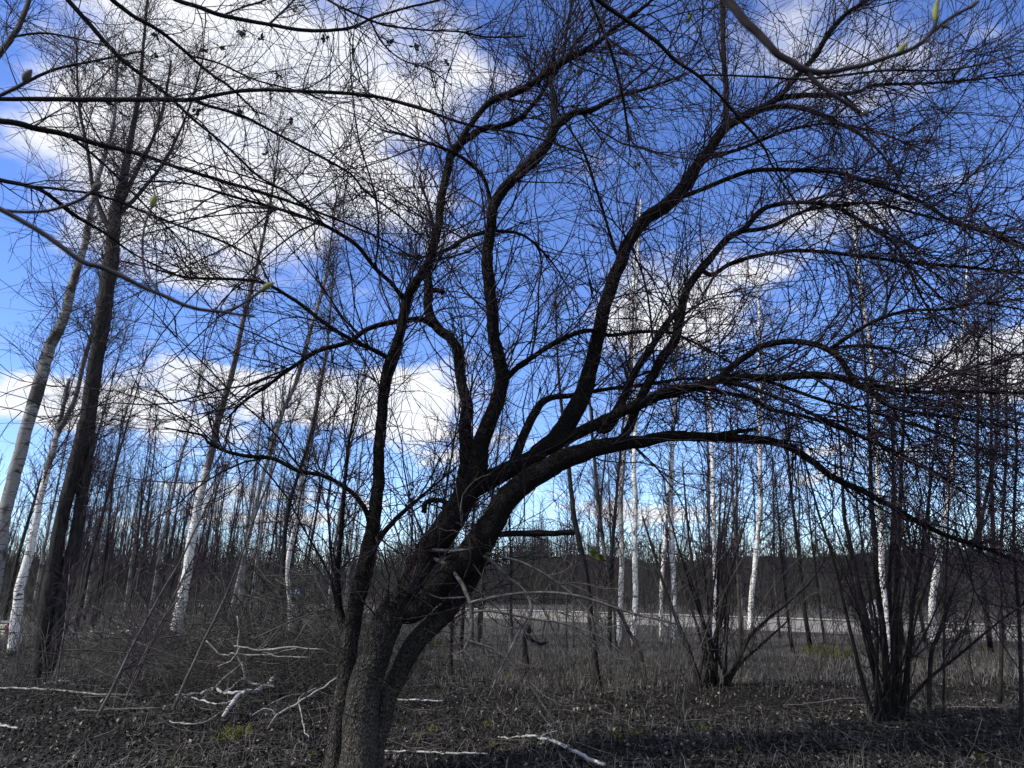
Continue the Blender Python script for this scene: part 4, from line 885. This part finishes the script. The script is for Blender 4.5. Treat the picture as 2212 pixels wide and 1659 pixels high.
lying(620, heap, None, 0, (.8, 3.0), (.005, .012), M_HEAP, 'brush_heap', 'tangled heap of cut grey branches left of the leaning tree', 'brush heap', flat=.5, K=6, K2=5)
def heap2(n):
    g = ground_at(330, 1405); u = rng.normal(size=n) * .5; v = rng.normal(size=n) * .5
    return g[0] + u * 3.5, g[1] + v * 3.5, .8 * np.exp(-(u ** 2 + v ** 2) / .5) + .05
lying(300, heap2, None, 0, (.7, 2.4), (.007, .016), M_HEAP, 'brush_heap', 'low heap of cut sticks around the foot of the black-ringed birch', 'brush heap', flat=.4, K=6, K2=4)

# ------------------------------------------------------------------ fallen branches, each its own thing
def fallen(label, lines, mat=M_PALE, lift=0.035, n1=8, name='fallen_branch', cut=None, Yfix=None):
    pl = None
    for i, pts in enumerate(lines):
        P = []
        a = catmull(np.array(pts, float), 5)
        for (x, y, w_) in a:
            if Yfix is not None: p = at(x, y, Yfix)
            else: p = ground_at(x, y)
            P.append(p)
        P = np.array(P); r = np.array([w_ * .5 * psize(x, y, p[1]) for (x, y, w_), p in zip(a, P)])
        r *= .85
        wb = rng.normal(size=P.shape) * (r * .45)[:, None]; P += wb + np.roll(wb, 1, 0) * .7
        if Yfix is None: P[:, 2] = gz(P[:, 0], P[:, 1]) + lift + r * .6 + wb[:, 2]
        if pl is None: pl = Plant(name, P[0], label, 'branch')
        o = link_mesh('bough' if i == 0 else 'side_branch', tube_mesh('bough', P, r, 8, mat, pl.base, .07), pl.o)
        if cut and i == 0:
            d = (P[-1] - P[-2]); d /= np.linalg.norm(d)
            Vc, Fc = tubes(np.stack([P[-1] - d * .002, P[-1] + d * .004])[None], np.array([[r[-1] * .96, r[-1] * .94]]), 8)
            link_mesh('cut_end', mesh_np('cut_end', Vc - pl.base, Fc, M_CUT), pl.o)
        pl.lines['s%d' % i] = (P, r)
    if n1:
        ls = list(pl.lines.values())
        a = sprout(ls, n1, (.15, .7), (25, 70), up=.5, curl=.8, K=6, r0=(.003, .005))
        b_ = sprout(a, n1 * 3, (.08, .35), (25, 70), up=.3, curl=.8, K=4, r0=(.0022, .003))
        twig_obj('twigs', [a, b_], M_GREYTWIG, pl.o, pl.base)
    return pl
fallen('thin white stick lying from the leaning trunk towards the right at the bottom', [[(812, 1627, 5), (860, 1627, 5), (929, 1631, 5), (990, 1637, 5), (1051, 1640, 4)]], M_BIRCHLOG, n1=0)
fallen('thickest white stick lying at the bottom of the photo, rising to the left', [[(1076, 1592, 4), (1110, 1597, 6), (1145, 1601, 7), (1208, 1624, 9), (1255, 1644, 9), (1300, 1664, 9)], [(1165, 1606, 4), (1182, 1596, 3), (1205, 1592, 2)]], M_BIRCHLOG, n1=3)
fallen('short white stick lying just right of the leaning trunk', [[(858, 1519, 4), (905, 1527, 4), (957, 1530, 4)]], M_BIRCHLOG, n1=0)
fallen('sawn white branch with a round cut end in front of the brush heap', [[(478, 1588, 8), (502, 1553, 10), (530, 1530, 12), (579, 1499, 13), (598, 1488, 15)], [(535, 1527, 9), (500, 1531, 8), (478, 1524, 7), (461, 1513, 7), (419, 1530, 6), (375, 1541, 5)], [(478, 1524, 5), (500, 1508, 5), (530, 1484, 4)], [(505, 1550, 5), (470, 1560, 4), (430, 1556, 4), (395, 1548, 3)]], M_BIRCHLOG, lift=.16, n1=14, cut=True)
fallen('pale crooked branch standing up from the sawn end into the brush heap', [[(594, 1486, 8), (565, 1480, 6), (537, 1471, 6), (523, 1436, 5), (513, 1411, 5), (517, 1370, 4), (513, 1330, 3)], [(513, 1411, 5), (490, 1415, 4), (471, 1411, 4), (447, 1384, 3)], [(513, 1411, 4), (560, 1416, 4), (600, 1410, 3), (650, 1398, 2)]], M_PALE, n1=14, Yfix=float(ground_at(597, 1515)[1]))
fallen('pale branch arching over the right part of the brush heap', [[(560, 1600, 3), (600, 1545, 5), (640, 1520, 5), (690, 1490, 5), (728, 1462, 4)], [(600, 1545, 4), (575, 1530, 3), (545, 1545, 3)]], M_PALE, n1=12, Yfix=float(ground_at(600, 1575)[1]))
fallen('several-forked pale twig lying flat on top of the brush heap', [[(505, 1395, 3), (540, 1402, 4), (580, 1404, 5), (640, 1398, 4), (700, 1405, 3)], [(560, 1403, 4), (600, 1418, 4), (670, 1420, 3)], [(520, 1398, 3), (500, 1425, 3), (470, 1440, 2)]], M_PALE, n1=12, Yfix=float(ground_at(560, 1525)[1]))
fallen('straight thin pale rod slanting across the crooked branch', [[(436, 1512, 2.5), (481, 1467, 3), (525, 1430, 2)]], M_PALE, n1=0, Yfix=float(ground_at(436, 1518)[1]))
fallen('short white stick at the left border low in the photo', [[(-8, 1572, 6), (10, 1577, 6), (36, 1583, 5)]], M_BIRCHLOG, n1=0)
fallen('long pale pole lying below the foot of the dark double trunk', [[(-20, 1491, 4), (50, 1494, 5), (105, 1496, 6), (192, 1509, 5), (290, 1509, 4)]], M_PALE, n1=4)
fallen('short bright white stick lying right of the foot of the dark double trunk', [[(94, 1482, 6), (120, 1479, 6), (150, 1478, 4)]], M_BIRCHLOG, n1=0)
fallen('thin pale stick curving in front of the sawn branch', [[(365, 1576, 3), (400, 1580, 4), (436, 1578, 4), (465, 1560, 3), (490, 1545, 2)]], M_PALE, n1=4)
fallen('forked pale branch pointing up to the leaning trunk from the left', [[(725, 1484, 4), (690, 1495, 5), (655, 1506, 5), (620, 1525, 4), (580, 1550, 3)], [(655, 1506, 4), (645, 1540, 4), (652, 1580, 3), (665, 1608, 3)]], M_PALE, lift=.12, n1=8)
fallen('grey stick lying left of the foot of the big dark bush', [[(1690, 1524, 3), (1760, 1523, 4), (1868, 1518, 5)]], M_DEAD, n1=3)
fallen('grey stick lying level in front of the brush heap', [[(165, 1543, 4), (240, 1546, 5), (340, 1552, 5)]], M_DEAD, n1=3)
fallen('bent pale stick on the ground at the lower right border', [[(2060, 1530, 3), (2110, 1534, 4), (2200, 1541, 3)]], M_DEAD, n1=3)

# small heap of birch logs beyond the brush
def log_mesh(L, r):
    k_ = np.linspace(0, L, 6); P = np.stack([k_ - L / 2, np.sin(k_ * 2) * .02, 0 * k_], -1)
    return tube_mesh('log', P, np.full(6, r), 8, M_BIRCHLOG, (0, 0, 0), .07)
lm = [log_mesh(.9, .06), log_mesh(1.3, .05), log_mesh(.6, .075)]
for i, (px, py) in enumerate([(245, 1372), (262, 1366), (280, 1371), (298, 1360), (312, 1352), (330, 1363), (345, 1355), (352, 1370), (268, 1355), (290, 1346), (372, 1362), (392, 1366), (225, 1362), (318, 1372)]):
    p = ground_at(px, py + 12); 
    o = link_mesh('log', lm[i % 3], None, (p[0], p[1], .10 + .12 * rng.random()))
    o.rotation_euler = (0, float(rng.normal() * .15), float(rng.normal() * .6))
    tag(o, 'white birch log on the small heap between double trunk and black-ringed birch', 'log', 'birch logs on the small heap')
lying(160, lambda n: (ground_at(310, 1376)[0] + rng.normal(size=n) * 1.3, ground_at(310, 1376)[1] + rng.normal(size=n) * 1.2, np.full(n, .3)), None, 0, (.2, .9), (.008, .02), M_PALE, 'wood_chips', 'pale bark strips and chips scattered over the log heap', 'wood chips', flat=.3, K=4)

# sprouting green tufts
MGR = [simple('spring_grass', (0.06, 0.065, 0.012), (0.15, 0.15, 0.035), 4, keep=True), simple('moss_green', (0.035, 0.04, 0.008), (0.09, 0.09, 0.025), 4, keep=True)]
def tuft(px, py, n, wx, h, label, group=None):
    g = ground_at(px, py); k_ = psize(px, py, g[1])
    x = rng.normal(size=n) * wx * .4 * k_; y = rng.normal(size=n) * wx * .9 * k_
    hh = rng.uniform(.4, 1, n) * h; l = rng.normal(size=(n, 2)) * .5; a = rng.uniform(0, 3.14, n); wd = .0045 + .00018 * g[1]
    s3 = np.stack([np.cos(a) * wd, np.sin(a) * wd, 0 * a], -1); b0 = np.stack([x, y, 0 * x - .01], -1)
    b2 = b0 + np.stack([l[:, 0] * hh, l[:, 1] * hh, hh], -1)
    b1 = b0 + np.stack([l[:, 0] * hh * .3, l[:, 1] * hh * .3, hh * .6], -1)
    V = np.stack([b0 - s3, b0 + s3, b1 - s3 * .8, b1 + s3 * .8, b2], 1).reshape(-1, 3); i = np.arange(n)[:, None] * 5
    tri = np.concatenate([i + [0, 1, 3], i + [0, 3, 2], i + [2, 3, 4]]); mi = rng.choice(2, n)
    o = link_mesh('grass_tuft', mesh_np('grass_tuft', V, [tri], MGR, False, np.concatenate([mi] * 3)), None, (g[0], g[1], float(gz(g[0], g[1]))))
    tag(o, label, 'grass tuft', group, 'stuff')
tuft(505, 1592, 420, 38, .10, 'yellow-green grass tuft below the sawn white branch')
tuft(258, 1390, 260, 34, .14, 'green grass tuft in front of the birch log heap')
tuft(225, 1404, 260, 40, .12, 'wide low green tuft left of the log heap')
tuft(1780, 1412, 420, 40, .35, 'tall bright green tuft at the roadside left of the round-topped sign')
tuft(1838, 1420, 110, 14, .30, 'small green tuft beside the stems left of the sign')
tuft(2147, 1408, 120, 24, .25, 'green tuft at the roadside near the right border')
tuft(950, 1400, 130, 20, .3, 'green tuft in the grass right of the leaning trunk')
GL = 'tiny green tuft on the open woodland floor'
for (px, py, s3) in [(996, 1446, 9), (1100, 1460, 10), (1184, 1448, 16), (1261, 1410, 10), (933, 1566, 14), (1053, 1566, 10), (905, 1580, 8), (1334, 1604, 16), (1376, 1600, 9), (1066, 1608, 9), (1521, 1580, 8), (1600, 1636, 8), (2115, 1628, 8), (375, 1650, 9), (672, 1640, 9)]:
    tuft(px, py, 90, s3, .07, GL, 'tiny green tufts')

# ------------------------------------------------------------------ signs and barrier
M_WHITE = simple('white_sign_paint', (0.74, 0.73, 0.71), (0.82, 0.81, 0.79), 4, rough=.5)
M_BLUE = simple('dark_blue_sign_paint', (0.008, 0.006, 0.05), (0.013, 0.010, 0.075), 4, rough=.5, keep=True)
M_BLUE2 = simple('bright_blue_sign_paint', (0.02, 0.035, 0.30), (0.03, 0.05, 0.36), 4, rough=.5, keep=True)
M_GREEN = simple('green_sign_paint', (0.02, 0.09, 0.05), (0.03, 0.12, 0.06), 4, rough=.5, keep=True)
M_STEEL = simple('galvanised_post', (0.25, 0.25, 0.25), (0.38, 0.38, 0.38), 10, rough=.5)
def prism(name, outline, y0, y1, mat, parent):
    o2 = np.array(outline, float); n_ = len(o2)
    V = np.concatenate([np.stack([o2[:, 0], np.full(n_, y0), o2[:, 1]], -1), np.stack([o2[:, 0], np.full(n_, y1), o2[:, 1]], -1)])
    sd_ = np.array([[i, (i + 1) % n_, n_ + (i + 1) % n_, n_ + i] for i in range(n_)])
    me = mesh_np(name, V, [np.arange(n_)[None], np.arange(2 * n_ - 1, n_ - 1, -1)[None], sd_], mat, smooth=False)
    return link_mesh(name, me, parent)
def box(name, x0, x1, y0, y1, z0, z1, mat, parent): return prism(name, [(x0, z0), (x1, z0), (x1, z1), (x0, z1)], y0, y1, mat, parent)
def text(body, size, x, z, mat, parent, y):
    cu = bpy.data.curves.new('lettering', 'FONT'); cu.body = body; cu.size = size; cu.extrude = .002; cu.align_x = 'CENTER'
    cu.materials.append(mat); o = bpy.data.objects.new('lettering', cu); COL.objects.link(o); o.parent = parent
    bpy.context.view_layer.update(); me = bpy.data.meshes.new_from_object(o.evaluated_get(bpy.context.evaluated_depsgraph_get()))
    bpy.data.objects.remove(o); o = link_mesh('lettering', me, parent)
    o.location = (x, y, z); o.rotation_euler = (R_(90), 0, 0); return o
Ys = 20.5
c0 = at(1903, 1366, Ys); k_ = psize(1903, 1330, Ys)
sg = thing('road_sign', (c0[0], c0[1], 0), 'round-topped white sign with dark blue lower panel reading 75, behind the big dark bush', 'sign')
W2 = 28 * k_; Hs = 68 * k_; zb = float(c0[2])
def arch(w2, z0, z1, n_=14):
    rr_ = w2; zc = z1 - rr_ * .95
    return [(-w2, z0), (w2, z0)] + [(w2 * math.cos(a_), zc + rr_ * .95 * math.sin(a_)) for a_ in np.linspace(0, math.pi, n_)]
prism('board', arch(W2, zb, zb + Hs), 0, .02, M_WHITE, sg)
bp_ = box('panel', -W2 * .86, W2 * .86, -.006, -.001, zb + Hs * .05, zb + Hs * .42, M_BLUE, sg)
box('border', -W2 * .90, -W2 * .86, -.005, -.001, zb + Hs * .05, zb + Hs * .62, M_BLUE, sg)
box('dash', -W2 * .74, -W2 * .32, -.010, -.007, zb + Hs * .245, zb + Hs * .265, M_WHITE, sg)
box('dash', -W2 * .1, W2 * .2, -.010, -.007, zb + Hs * .245, zb + Hs * .265, M_WHITE, sg)
text('7 5', Hs * .17, -W2 * .30, zb + Hs * .09, M_WHITE, sg, -.010)
text('1.o', Hs * .10, -W2 * .52, zb + Hs * .285, M_WHITE, sg, -.010)
for sx_ in (-.6, .6): box('post', W2 * sx_ - .03, W2 * sx_ + .03, .022, .08, -.05, zb + Hs * .8, M_STEEL, sg)
Ys = 38.0
c0 = at(641, 1284, Ys); k_ = psize(641, 1278, Ys)
sg = thing('road_sign', (c0[0], c0[1], 0), 'small bright blue road sign right of the thin white birch', 'sign')
zb = float(c0[2]); w2 = 7 * k_; h2 = 13 * k_
box('board', -w2, w2, 0, .03, zb, zb + h2, M_BLUE2, sg)
box('mark', -w2 * .62, w2 * .75, -.008, -.002, zb + h2 * .14, zb + h2 * .42, M_WHITE, sg)
prism('mark', [(-w2 * .6, zb + h2 * .48), (w2 * .1, zb + h2 * .48), (-w2 * .1, zb + h2 * .8), (-w2 * .45, zb + h2 * .7)], -.008, -.002, M_WHITE, sg)
box('lower_plate', -w2, w2, 0, .03, zb - h2 * .3, zb - h2 * .04, M_GREEN, sg)
box('post', -.03, .03, .032, .09, -.05, zb + h2, M_STEEL, sg)
# barrier at the left border
Yq = 25.0
c0 = at(0, 1358, Yq); k_ = psize(0, 1358, Yq)
br = thing('barrier', (c0[0], c0[1], 0), 'low striped white barrier with pale yellow and dark red blocks at the left border', 'barrier')
M_YEL = simple('pale_yellow_paint', (0.62, 0.62, 0.36), (0.72, 0.71, 0.45), 5, rough=.6, keep=True); M_RED = simple('dull_red_paint', (0.22, 0.05, 0.07), (0.34, 0.09, 0.12), 5, rough=.6, keep=True)
zt = float(at(0, 1348, Yq)[2]); zl = float(at(0, 1372, Yq)[2])
hh = (zt - zl)
for z0, z1 in ((zl, zl + hh * .44), (zl + hh * .56, zt)):
    box('board', -2.2, 20 * k_ - .1, 0, .05, z0, z1, M_WHITE, br)
    box('yellow_block', -20 * k_, 10 * k_, -.012, -.002, z0 + .01, z1 - .03, M_YEL, br)
    box('red_block', 10 * k_ + .004, 20 * k_ - .01, -.012, -.002, z0 + .01, z1 - .03, M_RED, br)
for px in (-25 * k_, 15 * k_): box('post', px - .05, px + .05, .052, .14, -.1, zt + .06, M_DEAD, br)
box('rail', -2.2, 20 * k_, .0, .06, zt + .03, zt + .10, M_STEEL, br)
# dark boulder under it
pts = []
for i in range(9):
    for j in range(14):
        th_, ph_ = math.pi * i / 8 * .98 + .01, 2 * math.pi * j / 14
        rr_ = 1 + .12 * math.sin(3 * ph_ + i) + .08 * math.sin(5 * ph_ - 2 * i)
        pts.append((.26 * rr_ * math.sin(th_) * math.cos(ph_), .24 * rr_ * math.sin(th_) * math.sin(ph_), .24 * rr_ * math.cos(th_)))
V = np.array(pts); idx = np.arange(9 * 14).reshape(9, 14)
a_ = idx[:-1]; d_ = np.roll(a_, -1, 1); e_ = idx[1:]; f_ = np.roll(e_, -1, 1)
g = ground_at(16, 1402)
tag(link_mesh('boulder', mesh_np('boulder', V, [np.stack([a_, e_, f_, d_], -1).reshape(-1, 4)], simple('grey_rock', (.035, .034, .032), (.10, .097, .09), 9, bmp=.6)), None, (g[0], g[1], .14)), 'dark rounded boulder below the striped barrier', 'boulder')
